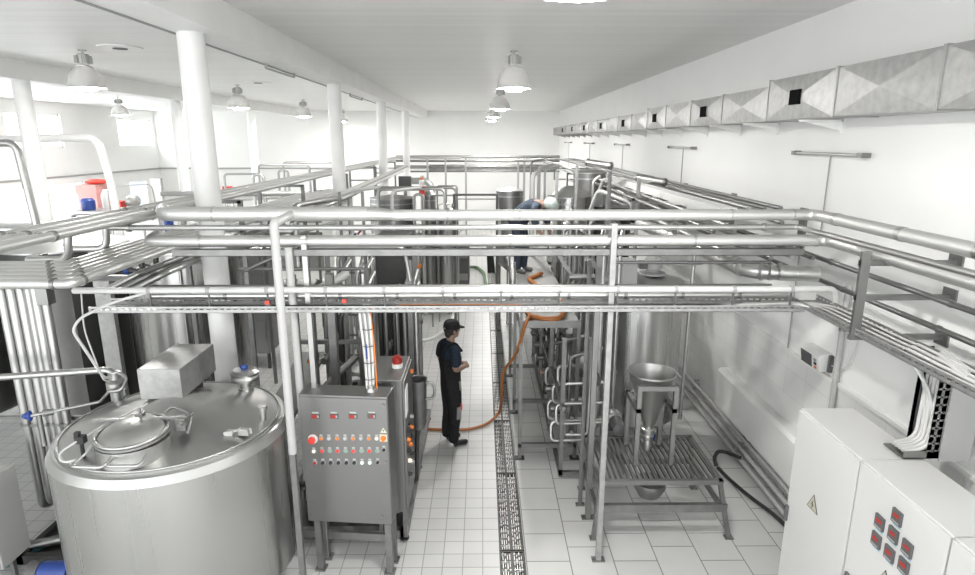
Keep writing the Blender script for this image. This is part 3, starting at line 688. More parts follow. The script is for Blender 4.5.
obj('valve_handle', MB().lathe([(.02, -.06), (.03, -.03), (.02, 0)], tuple(a), 12, 'X').ball(a, .03, (.4, 1, 1.7)), 'blue', t2)
obj('valve_stem', MB().tube([a+(b-a)*.12, a+(b-a)*.12-Vector((0,0,.3))], .02), 'dull_steel', t2)
o = obj('hose', MB().tube([(IP.x-.02, IP.y-.03, 1.93), at(104, 378, Y=5.3), at(92, 360, Y=5.15), at(72, 330, Y=5.0), at(80, 318, Y=5.05), at(110, 303, Y=5.2), at(150, 292, Y=5.25)], .013, .25, 8), 'white_cable'); tag(o, 'white flexible hose looping down from the rack to the domed tank', 'hose')
o = obj('cable', MB().tube([(IP.x-.03, IP.y-.05, 1.90), at(103, 380, Y=5.32), at(84, 330, Y=5.3), at(81, 291, Y=5.26)], .007, .1, 6), 'white_cable'); tag(o, 'thin pale cable falling beside the looping white hose', 'cable')
# ------------------------------------------------------------------ tall tanks
def tank(label, x, y, r, z0, z1, zt, m='tank_steel', legs=4, extras=None, group=None, topr=.08):
    t = thing('storage_tank', (x, y, 0), label, 'tank', group)
    obj('shell', MB().lathe([(r-.03, z0), (r, z0+.03), (r, z1)], (x, y, 0), 48), m, t)
    obj('cone_top', MB().lathe([(r, z1), (r+.008, z1), (r+.008, z1+.02), (topr, zt), (0, zt)], (x, y, 0), 48), 'steel', t)
    obj('cone_bottom', MB().lathe([(.06, z0-.18), (r-.03, z0)], (x, y, 0), 32), 'dull_steel', t)
    for k in range(legs):
        a = 2*PI*k/legs + .6; q = r*.85
        obj('leg', MB().lathe([(.04, 0), (.04, z0+.05)], (x+q*math.cos(a), y+q*math.sin(a), 0), 10).lathe([(.07, 0), (.07, .015), (0, .015)], (x+q*math.cos(a), y+q*math.sin(a), 0), 10), 'dull_steel', t)
    obj('seam_band', MB().lathe([(r+.003, z1-.12), (r+.003, z1-.09)], (x, y, 0), 48), 'steel', t)
    return t
t = tank('tall steel tank standing left of the thick white column', -4.02, 8.15, .76, .4, 2.72, 2.92)
obj('ladder_rail', MB().tube([(-3.75, 7.40, .3), (-3.75, 7.40, 2.8)], .02), 'steel', t); 
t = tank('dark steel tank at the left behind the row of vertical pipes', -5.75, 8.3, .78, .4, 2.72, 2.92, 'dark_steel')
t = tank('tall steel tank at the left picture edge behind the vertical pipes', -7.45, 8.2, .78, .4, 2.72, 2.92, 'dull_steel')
o = obj('flat_post', MB().box(-4.86, -4.66, 7.42, 7.5, .0, 2.85), 'galvanized'); tag(o, 'broad pale flat post between the two tall left tanks', 'post')
t = tank('slim bright tank seen between the vertical pipes and the tall left tanks', -4.75, 6.55, .17, .3, 2.65, 2.80, 'pale_pipe', 3)
# the tank at the right behind the funnel, with its agitator
t = tank('tall steel tank at the right behind the hopper', 2.16, 8.0, .56, .35, 2.26, 2.36, 'tank_steel')
ag = obj('agitator_motor', MB().lathe([(.17, 2.36), (.17, 2.385), (.09, 2.40), (.09, 2.43), (.125, 2.44), (.125, 2.54), (.10, 2.57), (0, 2.57)], (2.30, 8.0, 0), 24), 'mid_grey', t)
obj('terminal_box', MB().cbox((2.15, 7.95, 2.50), .10, .12, .10), 'dark_grey', ag)
obj('side_pipe', MB().tube([(2.78, 7.85, .3), (2.80, 7.85, 2.75)], .025), 'steel', t)
obj('side_box', MB().box(1.72, 1.98, 7.55, 7.85, 2.32, 2.62), 'mid_grey', t)
o = pipe('sagging brown cable between the right tank and the wall rack', [(2.3, 7.9, 2.66), (2.45, 7.6, 2.55), (2.9, 7.5, 2.60), (3.0, 7.3, 3.04)], .010, 'mid_grey', None, .2)
# far tanks
t = tank('cone topped bright tank beside the bending worker', 1.62, 11.3, .40, 1.2, 3.10, 3.30, 'tank_steel')
obj('level_pipe', MB().tube([(1.98, 10.9, 1.2), (1.98, 10.9, 3.42), (2.1, 10.9, 3.5)], .03), 'steel', t)
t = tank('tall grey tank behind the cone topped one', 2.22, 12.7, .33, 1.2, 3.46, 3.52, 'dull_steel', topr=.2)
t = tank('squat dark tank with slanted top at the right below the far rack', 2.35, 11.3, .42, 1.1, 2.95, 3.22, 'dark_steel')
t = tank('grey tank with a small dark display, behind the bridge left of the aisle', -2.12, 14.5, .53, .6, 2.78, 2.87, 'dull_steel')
dp = obj('display_box', MB().cbox((-1.86, 14.9, 3.10), .30, .12, .34), 'dark_grey', t)
obj('display_lamp', MB().cbox((-1.83, 14.82, 2.98), .06, .06, .05), 'orange', dp)
obj('display_arm', MB().tube([(-1.86, 14.9, 2.75), (-1.86, 14.9, 2.98)], .04), 'dull_steel', dp)
t = tank('slim upright grey vessel right of the tank with the display', -1.26, 14.4, .17, .6, 2.85, 2.97, 'dull_steel', 3)
obj('side_loop', MB().tube([(-1.55, 13.95, 2.2), (-1.55, 13.95, 2.92), (-1.33, 13.95, 2.92), (-1.33, 13.95, 2.2)], .035, .12), 'steel', t)
t = tank('small shiny vessel below the fire extinguisher', -.80, 14.5, .24, .7, 2.40, 2.55, 'steel', 3)
t = tank('small rounded vessel left of the worker far along the aisle', .62, 13.6, .3, 1.4, 3.02, 3.1, 'dull_steel', 3)
# ------------------------------------------------------------------ vertical pipes at the left
g = 'row of upright pipes at the left edge'
for k, (px, r) in enumerate(((2, .042), (12, .045), (22, .045), (29, .030), (36, .045), (45, .040))):
    p = at(px, 296, Y=5.75)
    pipe('upright steel pipe at the left edge, %s of six counted from the left' % ('first', 'second', 'third', 'fourth', 'fifth', 'last')[k], [(p.x-.3, 5.75+.25, 2.76), (p.x, 5.75, 2.76), (p.x, 5.75, .35+.05*k), (p.x+.02, 5.95, .32+.05*k)], r, 'steel', g, .07, clamps=[((p.x, 5.75, 1.3), (0,0,1))])
p = at(50, 300, Y=5.6)
sqpost('thick hanging square post above the upright pipes at the left', p.x, 5.55, 3.1, .11, 2.62, 'dull_steel', False)
o = obj('pipe_support', MB().box(-5.4, -3.9, 5.82, 5.86, 1.30, 1.34).box(-5.4, -5.36, 5.82, 5.86, 0, 1.34).box(-3.94, -3.9, 5.82, 5.86, 0, 1.34), 'frame_steel'); tag(o, 'low steel support frame behind the upright pipes', 'support frame')
o = obj('clamp_rail', MB().bar((-6.0, 5.2, 2.62), (-4.5, 5.3, 2.84), .07, .05), 'dull_steel'); tag(o, 'slanting steel arm over the upright pipes at the left edge', 'support arm')
o = obj('clamp_rail', MB().box(-4.62, -3.55, 6.5, 6.56, 2.62, 2.68), 'dull_steel'); tag(o, 'horizontal steel arm carrying clamps left of the tall tanks', 'support arm')
# grey box at the left edge
t = thing('junction_box', (-4.8, 5.1, 0), 'plain grey metal box on legs at the lower left picture edge', 'electrical box')
obj('box_body', MB().box(-5.1, -4.47, 4.92, 5.28, .22, 1.12), 'box_grey', t, .01)
obj('box_door', MB().box(-5.08, -4.49, 4.905, 4.92, .24, 1.10), 'box_grey', t, .005)
for x in (-5.05, -4.55): obj('leg', MB().box(x, x+.04, 5.08, 5.12, 0, .22), 'frame_steel', t)
pts = [at(0, 566, Z=.05), at(25, 557, Z=.05), at(46, 546, Z=.05), at(60, 536, Z=.05)]
o = obj('hose', MB().tube(pts, .04, .2), 'teal'); tag(o, 'dark teal hose on the floor at the lower left', 'hose')
p = at(56, 570, Z=.18)
t = thing('pump_motor', (p.x, p.y, 0), 'blue pump motor on the floor at the foot of the domed tank', 'motor')
obj('motor_body', MB().lathe([(0, -.16), (.09, -.15), (.10, -.12), (.10, .14), (0, .16)], (p.x, p.y, .16), 20, 'X'), 'blue', t)
obj('fan_cover', MB().lathe([(0, -.26), (.105, -.24), (.105, -.13), (0, -.13)], (p.x, p.y, .16), 20, 'X'), 'dark_grey', t)
obj('motor_foot', MB().box(p.x-.12, p.x+.1, p.y-.08, p.y+.08, 0, .08), 'dark_grey', t)
pts = [at(52, 505, Z=.3), at(40, 520, Z=.2), at(10, 560, Z=.2)]
o = obj('pipe', MB().tube([(-4.1, 5.6, .12), (-5.2, 5.2, .12)], .05), 'dull_steel'); tag(o, 'grey pipe low on the floor behind the grey box', 'pipe')
t = thing('pump_unit', (-4.2, 6.4, 0), 'dark low machine on a floor frame between the grey box and the domed tank', 'machine')
obj('floor_frame', MB().box(-4.62, -4.56, 5.25, 7.2, .02, .12).box(-3.86, -3.80, 5.25, 7.2, .02, .12).box(-4.62, -3.8, 7.14, 7.2, .02, .12).box(-4.62, -3.8, 5.25, 5.31, .02, .12), 'dark_steel', t)
obj('base_plate', MB().box(-4.6, -3.82, 5.3, 7.18, .03, .06), 'dark_steel', t)
obj('housing', MB().box(-4.5, -3.9, 6.7, 7.15, .06, 1.0), 'dark_steel', t, .01)
obj('pump', MB().lathe([(0, -.1), (.12, -.1), (.13, .05), (.07, .1)], (-4.2, 6.2, .3), 18, 'Y').cbox((-4.2, 6.25, .13), .2, .3, .16), 'dull_steel', t)
# ------------------------------------------------------------------ control panel
PC = Vector((-1.262, 5.26, 0)); PA = R(-5)
PM = Matrix.Translation(PC) @ Matrix.Rotation(PA, 4, 'Z')
def pl(): return MB(PM)
PW, PD, PZ0, PZ1 = .83, .26, .55, 1.86
t = thing('operator_console', PC, 'brushed steel control panel on legs with rows of push buttons and four red displays', 'control panel')
m = pl(); y0, y1 = -PD/2, PD/2
body = obj('panel_body', m.box(-PW/2, PW/2, y0+.012, y1, PZ0, PZ1), 'panel_steel', t, .006)
door = obj('panel_door', pl().box(-PW/2+.006, PW/2-.006, y0, y0+.012, PZ0+.008, PZ1-.02), 'panel_steel', t, .004)
for x in (-PW/2+.09, PW/2-.05):
    for y in (y0+.04, y1-.05):
        lgm = pl().box(x-.03, x+.03, y-.03, y+.03, .02, PZ0 if x > 0 or y < 0 else PZ0).box(x-.05, x+.05, y-.05, y+.05, 0, .02)
        obj('leg', lgm, 'frame_steel', t)
obj('cross_rail', pl().box(-PW/2+.06, PW/2-.02, y1-.06, y1-.02, .22, .30), 'frame_steel', t)
pn = (PM.to_3x3() @ Vector((0, -1, 0)))
pp = PM @ Vector((0, y0, 1.2)); PMi = PM.inverted()
def loc(px, py):
    q = PMi @ on_plane(px, py, pp, pn); return q.x, q.z
def zoomxy(zx, zy): return 290+zx/6.05, 380+zy/6.05
for zx, zy in ((155, 218), (268, 218), (382, 218), (495, 217)):
    x, z = loc(*zoomxy(zx, zy))
    d = obj('display', pl().box(x-.038, x+.038, y0-.012, y0, z-.022, z+.022), 'dark_grey', t)
    obj('display_screen', pl().box(x-.03 if zx < 490 else x-.008, x+.012, y0-.015, y0-.011, z-.016, z+.016), 'red_screen', d)
    obj('display_key', pl().box(x+.017, x+.033, y0-.015, y0-.011, z-.012, z+.012), 'mid_grey', d)
    obj('name_plate', pl().box(x-.03, x+.03, y0-.004, y0, z+.027, z+.041), 'panel_white', d)
def button(zx, zy, m, plate=None, r=.0155, big=False):
    x, z = loc(*zoomxy(zx, zy))
    b = MB(PM @ Matrix.Translation((x, y0, z)) @ Matrix.Rotation(R(90), 4, 'X'))
    if big:
        b.lathe([(.045, 0), (.045, .006), (0, .006)], (0,0,0), 24); c = obj('button_collar', b, 'white_plastic', t)
        b = MB(PM @ Matrix.Translation((x, y0, z)) @ Matrix.Rotation(R(90), 4, 'X'))
        obj('mushroom_head', b.lathe([(.015, .006), (.02, .025), (.034, .03), (.032, .045), (0, .05)], (0,0,0), 20), m, c); return
    b.lathe([(r+.007, 0), (r+.006, .006), (r, .006)], (0,0,0), 16)
    c = obj('button_collar', b, 'mid_grey', t)
    b = MB(PM @ Matrix.Translation((x, y0, z)) @ Matrix.Rotation(R(90), 4, 'X'))
    obj('button_cap', b.lathe([(r, .004), (r*.95, .016), (0, .018)], (0,0,0), 16), m, c)
    obj('name_plate', pl().box(x-.014, x+.014, y0-.003, y0, z+.024, z+.037), 'panel_white' if plate != 'dark' else 'dark_grey', c)
button(139, 356, 'bright_red', big=True)
for i, zx in enumerate((189, 236, 286, 334, 382, 430, 478)): button(zx, 352, 'orange' if i % 2 == 0 else 'panel_white')
button(525, 352, 'lit_white')
x, z = loc(*zoomxy(566, 350))
sp = obj('switch_plate', pl().box(x-.035, x+.035, y0-.006, y0, z-.035, z+.035), 'yellow_grey', t)
b = MB(PM @ Matrix.Translation((x, y0, z)) @ Matrix.Rotation(R(90), 4, 'X'))
kn = b.lathe([(.026, .006), (.024, .02), (0, .02)], (0,0,0), 18); b.box(-.007, .007, -.024, .024, .02, .035)
obj('rotary_knob', b, 'orange', sp)
x, z = loc(*zoomxy(565, 306))
ws = obj('warning_sign', pl().prism([(x-.03, y0, z-.022), (x+.03, y0, z-.022), (x, y0, z+.03)], (0, -.003, 0)), 'yellow_grey', t)
obj('bolt_mark', pl().prism([(x+.002, y0-.003, z+.016), (x-.008, y0-.003, z-.001), (x, y0-.003, z), (x-.004, y0-.003, z-.016), (x+.009, y0-.003, z+.005), (x+.001, y0-.003, z+.004)], (0, -.002, 0)), 'black', ws)
button(145, 430, 'lit_white')
for i, zx in enumerate((194, 241, 289, 337, 385, 433, 481, 529)): button(zx, 428, 'bright_red' if i % 2 == 0 else 'pale_green')
button(569, 420, 'black')
button(151, 500, 'red')
for zx in (200, 248, 295, 343, 390): button(zx, 498, 'black', r=.018)
for zx in (437, 484): button(zx, 498, 'lit_green')
button(532, 496, 'black')
x, z = loc(*zoomxy(580, 496))
for (xx, zz) in ((x, z), (loc(*zoomxy(565, 152))), (loc(382, 516))):
    b = MB(PM @ Matrix.Translation((xx, y0, zz)) @ Matrix.Rotation(R(90), 4, 'X'))
    obj('door_lock', b.lathe([(.014, 0), (.013, .01), (.005, .01), (.005, .016), (0, .016)], (0,0,0), 12), 'dull_steel', t)
# conduit bundle standing on the panel
x = at(374, 392, Y=5.3).x
gl = obj('cable_gland', MB(PM).lathe([(.055, PZ1), (.05, PZ1+.03), (.035, PZ1+.03), (.035, PZ1+.06), (0, PZ1+.06)], (.23, .02, 0), 18), 'steel', t)
B = PM @ Vector((.22, .03, PZ1))
g = 'white cables rising from the control panel'
for k in range(5):
    dx = (-.032, -.015, .003, .02, .034)[k]; dy = (-.015, .015, -.018, .015, 0)[k]
    pts = [B+Vector((dx*.8, dy, -.01)), B+Vector((dx, dy, .35)), B+Vector((dx*1.3-.02, dy, .72)), B+Vector((dx*.8-.03, dy*.5, .80)), (B.x-.02+dx*1.1, 5.33+dy, 2.66)]
    o = obj('cable', MB().tube(pts, .0135, .15, 8), 'white_cable'); tag(o, 'white cable in the tied bundle rising from the control panel to the tray', 'cable', g)
o = obj('cable', MB().tube([B+Vector((.06, 0, -.0)), B+Vector((.055, 0, .4)), B+Vector((.035, 0, .72)), B+Vector((.03, .02, .8))], .007, .1, 6), 'orange'); tag(o, 'thin orange cable beside the white bundle above the control panel', 'cable')
o = obj('cable', MB().tube([B+Vector((-.012, -.032, .32)), B+Vector((-.012, -.032, .46))], .006, .1, 6), 'blue'); tag(o, 'short blue wire showing in the white cable bundle', 'cable')
for z in (.12, .28, .44, .60): 
    o = obj('cable_tie', MB().lathe([(.05, z-.005), (.05, z+.005)], (B.x, B.y, B.z), 14), 'dark_grey'); tag(o, 'dark tie around the white cable bundle, %s above the panel' % {.12: 'lowest', .28: 'second', .44: 'third', .60: 'top'}[z], 'cable tie')
# ------------------------------------------------------------------ second cabinet with the beacon
t = thing('control_cabinet', (-.89, 5.78, 0), 'narrow steel cabinet behind the control panel with a red beacon on top', 'control cabinet')
bx0, bx1, by0, by1, bz0, bz1 = -1.10, -.76, 5.50, 6.20, .42, 1.86
obj('cabinet_body', MB().box(bx0, bx1-.02, by0, by1, bz0, bz1), 'panel_steel', t, .006)
dr = obj('cabinet_door', MB().box(bx1-.02, bx1, by0+.02, by1-.02, bz0+.02, bz1-.03), 'panel_steel', t, .004)
obj('corner_trim', MB().box(bx0+.10, bx0+.13, by0-.015, by0, bz0, bz1-.02).box(bx0+.22, bx0+.25, by0-.015, by0, bz0, bz1-.02), 'dull_steel', t)
obj('label_plate', MB().box(bx1, bx1+.006, by0+.05, by0+.22, bz1-.42, bz1-.12), 'white_plastic', dr)
for k, (y, z, m) in enumerate(((5.62, 1.42, 'black'), (5.75, 1.42, 'black'), (5.9, 1.42, 'mid_grey'), (5.62, 1.30, 'orange'), (5.75, 1.30, 'black'), (5.9, 1.30, 'orange'), (5.62, 1.18, 'black'), (5.75, 1.18, 'orange'), (5.9, 1.18, 'black'), (5.65, 1.05, 'lit_white'), (5.8, 1.05, 'black'), (5.65, .9, 'black'), (5.85, .92, 'mid_grey'))):
    obj('push_button', MB().lathe([(.022, 0), (.022, .02), (.017, .02), (.017, .035), (0, .035)], (bx1, y, z-.13), 14, 'X'), m, dr)
obj('push_button', MB().lathe([(.025, 0), (.022, .03), (0, .035)], (bx1, 6.05, 1.74), 14, 'X'), 'orange', dr)
for x in (bx0+.03, bx1-.06):
    for y in (by0+.03, by1-.06): obj('leg', MB().box(x, x+.04, y, y+.04, .11, bz0), 'frame_steel', t)
bc = (-.87, 5.86, 0)
bs = obj('beacon_base', MB().lathe([(.055, bz1), (.055, bz1+.045), (0, bz1+.045)], bc, 20), 'white_plastic', t)
obj('beacon_dome', MB().lathe([(.05, bz1+.045), (.052, bz1+.10), (.03, bz1+.125), (0, bz1+.13)], bc, 20), 'red', bs)
# bucket hanging at the cabinet's side
t = thing('steel_bucket', (-.76, 6.6, .12), 'dark steel pot with a curved handle beside the narrow cabinet', 'pot')
c = (-.755, 6.6, 0)
obj('pot_body', MB().lathe([(.0, .80), (.07, .81), (.095, .88), (.108, 1.42), (.118, 1.43), (.102, 1.425), (.088, .90), (0, .86)], c, 28), 'frame_steel', t)
obj('pot_handle', MB().tube([(-.65, 6.54, 1.40), (-.58, 6.54, 1.42), (-.545, 6.54, 1.34), (-.56, 6.54, 1.22), (-.655, 6.54, 1.20)], .018, .05), 'steel', t)
obj('pot_stand', MB().tube([(-.80, 6.6, .12), (-.77, 6.6, .82)], .025), 'dark_steel', t)
# ------------------------------------------------------------------ skid with pumps and pipework behind the panel
t = thing('process_skid', (-1.5, 7.0, 0), 'pipework skid on a steel floor frame behind the control panel', 'process skid')
sk = MB()
for x in (-2.25, -.83): sk.box(x-.04, x+.04, 5.62, 8.6, .04, .12)
for y in (5.66, 7.1, 8.56): sk.box(-2.25, -.83, y-.04, y+.04, .04, .12)
obj('floor_frame', sk, 'frame_steel', t)
obj('floor_shade_sheet', MB().box(-2.22, -.86, 5.68, 8.52, .05, .06), 'dark_steel', t)  # dark sheet standing in for the shade on the floor under the skid
for x in (-2.25, -.83):
    for y in (5.66, 7.1, 8.5): obj('frame_foot', MB().lathe([(.05, 0), (.05, .015), (.02, .02), (.02, .05)], (x, y, 0), 12), 'dark_steel', t)
for (x, y, h) in ((-2.2, 6.9, 2.6), (-1.42, 7.3, 2.6), (-.95, 8.4, 2.7), (-2.2, 8.5, 2.7), (-1.9, 6.5, 2.4), (-.86, 7.0, 2.75)):
    obj('upright', MB().cbox((x, y, (h+.12)/2), .06, .06, h-.12), 'frame_steel', t)
for z in (1.15, 1.75, 2.4):
    obj('cross_rail', MB().box(-2.2, -1.42, 6.9, 6.94, z, z+.05), 'frame_steel', t)
rnd = random.Random(3)
for k in range(24):
    x = -2.15+.058*k+rnd.uniform(-.03, .03); y = 6.7+rnd.random()*1.4; z0 = .35+rnd.random()*.6; z1 = 1.7+rnd.random()*.9
    dx = rnd.choice((-.25, .2, .3)); dx = max(-2.2-x, min(-.9-x, dx))
    pp_ = obj('pipe_run', MB().tube([(x+dx, y+.1, z0), (x, y, z0), (x, y, z1), (x, y+.4, z1+.05)], .022+.012*rnd.random(), .07), rnd.choice(('steel', 'dull_steel', 'dark_steel')), t)
    if k % 2 == 0:
        zz = (z0+z1)/2; v = obj('valve', MB().ring((x, y, zz), (0,0,1), .05, .07).tube([(x, y, zz), (x, y-.14, zz)], .03).ring((x, y-.17, zz), (0,1,0), .045, .10), 'dull_steel', t)
        if k % 4 == 0: obj('valve_cap', MB().ring((x, y-.235, zz), (0,1,0), .03, .02), 'orange', v)
for k, (x, y) in enumerate(((-1.95, 6.2), (-1.35, 6.45), (-1.75, 7.6), (-1.15, 7.7))):
    pm = obj('pump', MB().lathe([(0, -.08), (.12, -.08), (.12, .02), (.06, .06)], (x, y, .38), 20, 'Y').tube([(x, y-.05, .48), (x, y-.05, .75)], .035).box(x-.08, x+.08, y-.05, y+.3, .12, .28), 'steel', t)
    obj('motor', MB().lathe([(0, .05), (.09, .06), (.10, .30), (0, .33)], (x, y+.35, .38), 18, 'Y'), 'dark_grey' if k else 'dull_steel', pm)
obj('slant_pipe', MB().tube([(-2.1, 6.6, 2.35), (-1.55, 6.9, 2.62)], .05), 'pale_pipe', t)
obj('slant_pipe', MB().tube([(-1.95, 6.75, 1.2), (-1.5, 6.9, 1.6)], .04), 'dull_steel', t)
o = obj('side_chute', MB().prism([(-2.5, 6.3, 1.0), (-2.15, 6.3, 1.0), (-2.15, 7.9, 1.25), (-2.5, 7.9, 1.25)], (0, 0, .05)), 'dull_steel'); 
tag(o, 'sloping grey steel chute left of the skid', 'chute'); 
obj('chute_leg', MB().box(-2.45, -2.41, 6.4, 6.44, 0, 1.02).box(-2.25, -2.21, 7.7, 7.74, 0, 1.24), 'frame_steel', o)
# dark box unit
t = thing('heat_exchanger', (-1.18, 8.4, 0), 'dark steel box unit behind the narrow cabinet', 'heat exchanger')
obj('unit_body', MB().box(-1.56, -1.08, 8.72, 9.4, .5, 2.75), 'dark_steel', t, .01)
for x in (-1.54, -1.13):
    for y in (8.74, 9.34): obj('leg', MB().box(x, x+.04, y, y+.04, 0, .5), 'dark_steel', t)
obj('guard_loop', MB().tube([(-1.5, 8.6, 1.9), (-1.02, 8.6, 1.9), (-.98, 8.6, 1.2)], .025, .1), 'dull_steel', t)
obj('front_pipe', MB().tube([(-.93, 8.66, .6), (-.93, 8.66, 2.7)], .035), 'galvanized', t)
obj('pipe_tee', MB().ring((-.93, 8.66, 2.2), (0,0,1), .05, .10).ring((-.93, 8.66, 1.5), (0,0,1), .05, .06), 'dull_steel', t)
obj('marker_tag', MB().cbox((-.90, 8.60, 2.35), .05, .03, .05), 'orange', t)
# machines further back under the rack (seen between the bridge pipes)
def machine(label, x0, x1, y0, y1, z0, z1, m, rows=3, seed=0, name='machine'):
    t = thing(name, ((x0+x1)/2, (y0+y1)/2, 0), label, 'machine')
    obj('housing', MB().box(x0, x1, y0, y1, z0, z1), m, t, .01)
    rd = random.Random(seed)
    for k in range(rows):
        z = z0+(z1-z0)*(k+.4)/rows
        obj('front_panel', MB().box(x0+.04, x1-.04, y0-.02, y0, z, z+(z1-z0)/rows*.6), 'dark_grey' if k % 2 else 'dull_steel', t)
    for x in (x0+.02, x1-.07):
        for y in (y0+.03, y1-.08): obj('leg', MB().box(x, x+.05, y, y+.05, 0, z0), 'dark_steel', t)
    for k in range(3):
        x = x0+(x1-x0)*(k+.6)/3.4; obj('top_pipe', MB().tube([(x, y0+.2, z1), (x, y0+.2, z1+.2+.1*rd.random()), (x+.12, y0+.35, z1+.25)], .025), 'steel', t)
    return t
machine('plain dark steel cabinet seen through the bridge left of the aisle', -2.0, -1.5, 15.3, 15.9, .2, 1.75, 'dark_steel', 1, 1, 'dark_cabinet')
machine('black slatted machine seen through the bridge at the left of the aisle', -1.55, -.36, 16.5, 17.5, .2, 1.45, 'dark_grey', 4, 2)
machine('low grey machine far along the aisle at the left', -1.5, -.8, 19.0, 20.0, .3, 1.9, 'dull_steel', 3, 3)
t = thing('process_skid', (-1.7, 10.2, 0), 'second pipework skid behind the first one at the left of the aisle', 'process skid')
obj('floor_frame', MB().box(-2.5, -2.42, 9.7, 11.0, .04, .12).box(-1.3, -1.22, 9.7, 11.0, .04, .12).box(-2.5, -1.22, 9.7, 9.78, .0, .12), 'frame_steel', t)
rnd = random.Random(9)
for k in range(14):
    x = -2.45+.09*k; y = 9.8+rnd.random()*.9
    obj('pipe_run', MB().tube([(x, y+.2, .3), (x, y, .3), (x, y, 1.9+rnd.random()*.7), (x+.1, y+.3, 2.5)], .02+.02*rnd.random(), .06), rnd.choice(('steel', 'dull_steel', 'pale_pipe')), t)
obj('loop_pipe', MB().tube([(-2.2, 9.6, 2.0), (-2.2, 9.6, 2.55), (-1.0, 9.6, 2.55), (-.97, 9.6, 2.2)], .03, .12), 'dull_steel', t)
for k, (x, z, m) in enumerate(((-2.05, 2.62, 'blue'), (-1.45, 2.45, 'blue'), (-1.95, 2.42, 'red'), (-1.92, 2.72, 'red'), (-1.3, 2.4, 'dull_steel'))):
    obj('valve_handle', MB().bar((x-.05, 9.58, z-.05), (x+.05, 9.58, z+.06), .05, .03), m, t)
# ------------------------------------------------------------------ right side: valve manifold rack and walkway
t = thing('walkway_platform', (.9, 9.2, 0), 'raised steel walkway right of the drain where a worker bends over', 'platform')
wz = 1.90
dk = obj('deck', MB().box(.50, 1.22, 7.30, 13.2, wz-.05, wz), 'galvanized', t)
obj('deck_edge', MB().box(.48, 1.24, 7.27, 7.30, wz-.07, wz+.02), 'frame_steel', t)
obj('deck_edge', MB().box(.47, .50, 7.30, 13.2, wz-.07, wz+.06), 'frame_steel', t)
for (x, y) in ((.47, 7.30), (.47, 8.7), (.47, 10.2), (1.2, 7.30), (1.2, 8.7), (1.2, 10.2)):
    obj('upright', MB().box(x, x+.045, y, y+.045, 0, wz-.05), 'frame_steel', t)
    obj('foot_plate', MB().box(x-.04, x+.085, y-.03, y+.075, 0, .012), 'dark_steel', t)
for y in (7.30, 8.7, 10.2): obj('tie_bar', MB().box(.47, 1.24, y, y+.045, .16, .22), 'frame_steel', t)
for x in (.58, .95): obj('brace', MB().bar((x, 7.4, wz-.05), (x+.25, 8.4, 1.35), .03), 'frame_steel', t)
for y in (7.32, 8.9, 10.6): obj('rail_post', MB().tube([(.49, y, wz), (.49, y, wz+.45)], .016), 'dull_steel', t)
o = obj('hose', MB().tube([at(527, 312, Z=wz+.05), at(530, 316, Z=wz+.04), at(545, 319, Z=wz+.04), at(558, 319, Z=wz+.04), at(564, 313, Z=wz+.05), (1.15, 8.2, wz+.035), (.9, 8.8, wz+.035), (.75, 9.6, wz+.035), (1.0, 10.0, wz+.035)], .035, .12, 10), 'hose_orange'); tag(o, 'thick orange hose coiled on the raised walkway', 'hose')
t = thing('valve_manifold', (1.25, 8.0, 0), 'rack of valves and looping steel pipes under the right side of the bridge', 'valve manifold')
for y in (6.85, 8.1, 9.6, 11.0):
    for x in (.98, 1.30): obj('upright', MB().box(x-.025, x+.025, y, y+.05, .0, 1.83), 'frame_steel', t)
obj('long_rail', MB().box(1.28, 1.34, 6.75, 11.1, 1.05, 1.10), 'dull_steel', t); obj('long_rail', MB().box(.96, 1.0, 6.75, 11.1, .95, 1.0), 'dull_steel', t)
rnd = random.Random(5)
for k in range(7):
    y = 6.95+.62*k; x0 = .86+.03*(k % 2)
    for j, z in enumerate((.45, .68, .95)):
        if k > 2 or (k == 2 and j != 1): continue
        obj('pipe_loop', MB().tube([(1.52, y, z+.02), (x0+.06*j, y, z), (x0+.06*j, y+.05, z+.24), (1.50, y+.05, z+.26)], .023, .07), 'steel', t)
    obj('branch_pipe', MB().tube([(1.10, y+.2, .3), (1.10, y+.2, 1.5), (1.4, y+.2, 1.56)], .024, .07), 'dull_steel' if k < 3 else 'dark_steel', t)
    v = obj('valve', MB().ring((1.10, y+.2, .8), (0,0,1), .05, .08).tube([(1.10, y+.2, .8), (.96, y+.2, .8)], .03).ring((.93, y+.2, .8), (1,0,0), .05, .12), 'dull_steel', t)
    obj('valve_cap', MB().ring((.865, y+.2, .8), (1,0,0), .03, .015), 'orange' if k == 2 else 'dark_grey', v)
    if k > 1: obj('branch_pipe', MB().tube([(.98, y+.05, .25), (.98, y+.05, 1.1+.1*(k % 3)), (1.3, y+.1, 1.3)], .03, .07), 'dark_steel' if k % 2 else 'dull_steel', t)
    if k < 6: obj('pump', MB().lathe([(0, -.07), (.10, -.06), (.10, .1), (0, .12)], (1.36, y+.1, 1.25), 16, 'Y'), 'steel' if k % 2 else 'dark_grey', t)
obj('floor_frame', MB().box(.95, 1.0, 6.8, 11.1, .05, .10).box(1.5, 1.55, 6.8, 11.1, .05, .10).box(.95, 1.55, 6.8, 6.85, .05, .1), 'frame_steel', t)
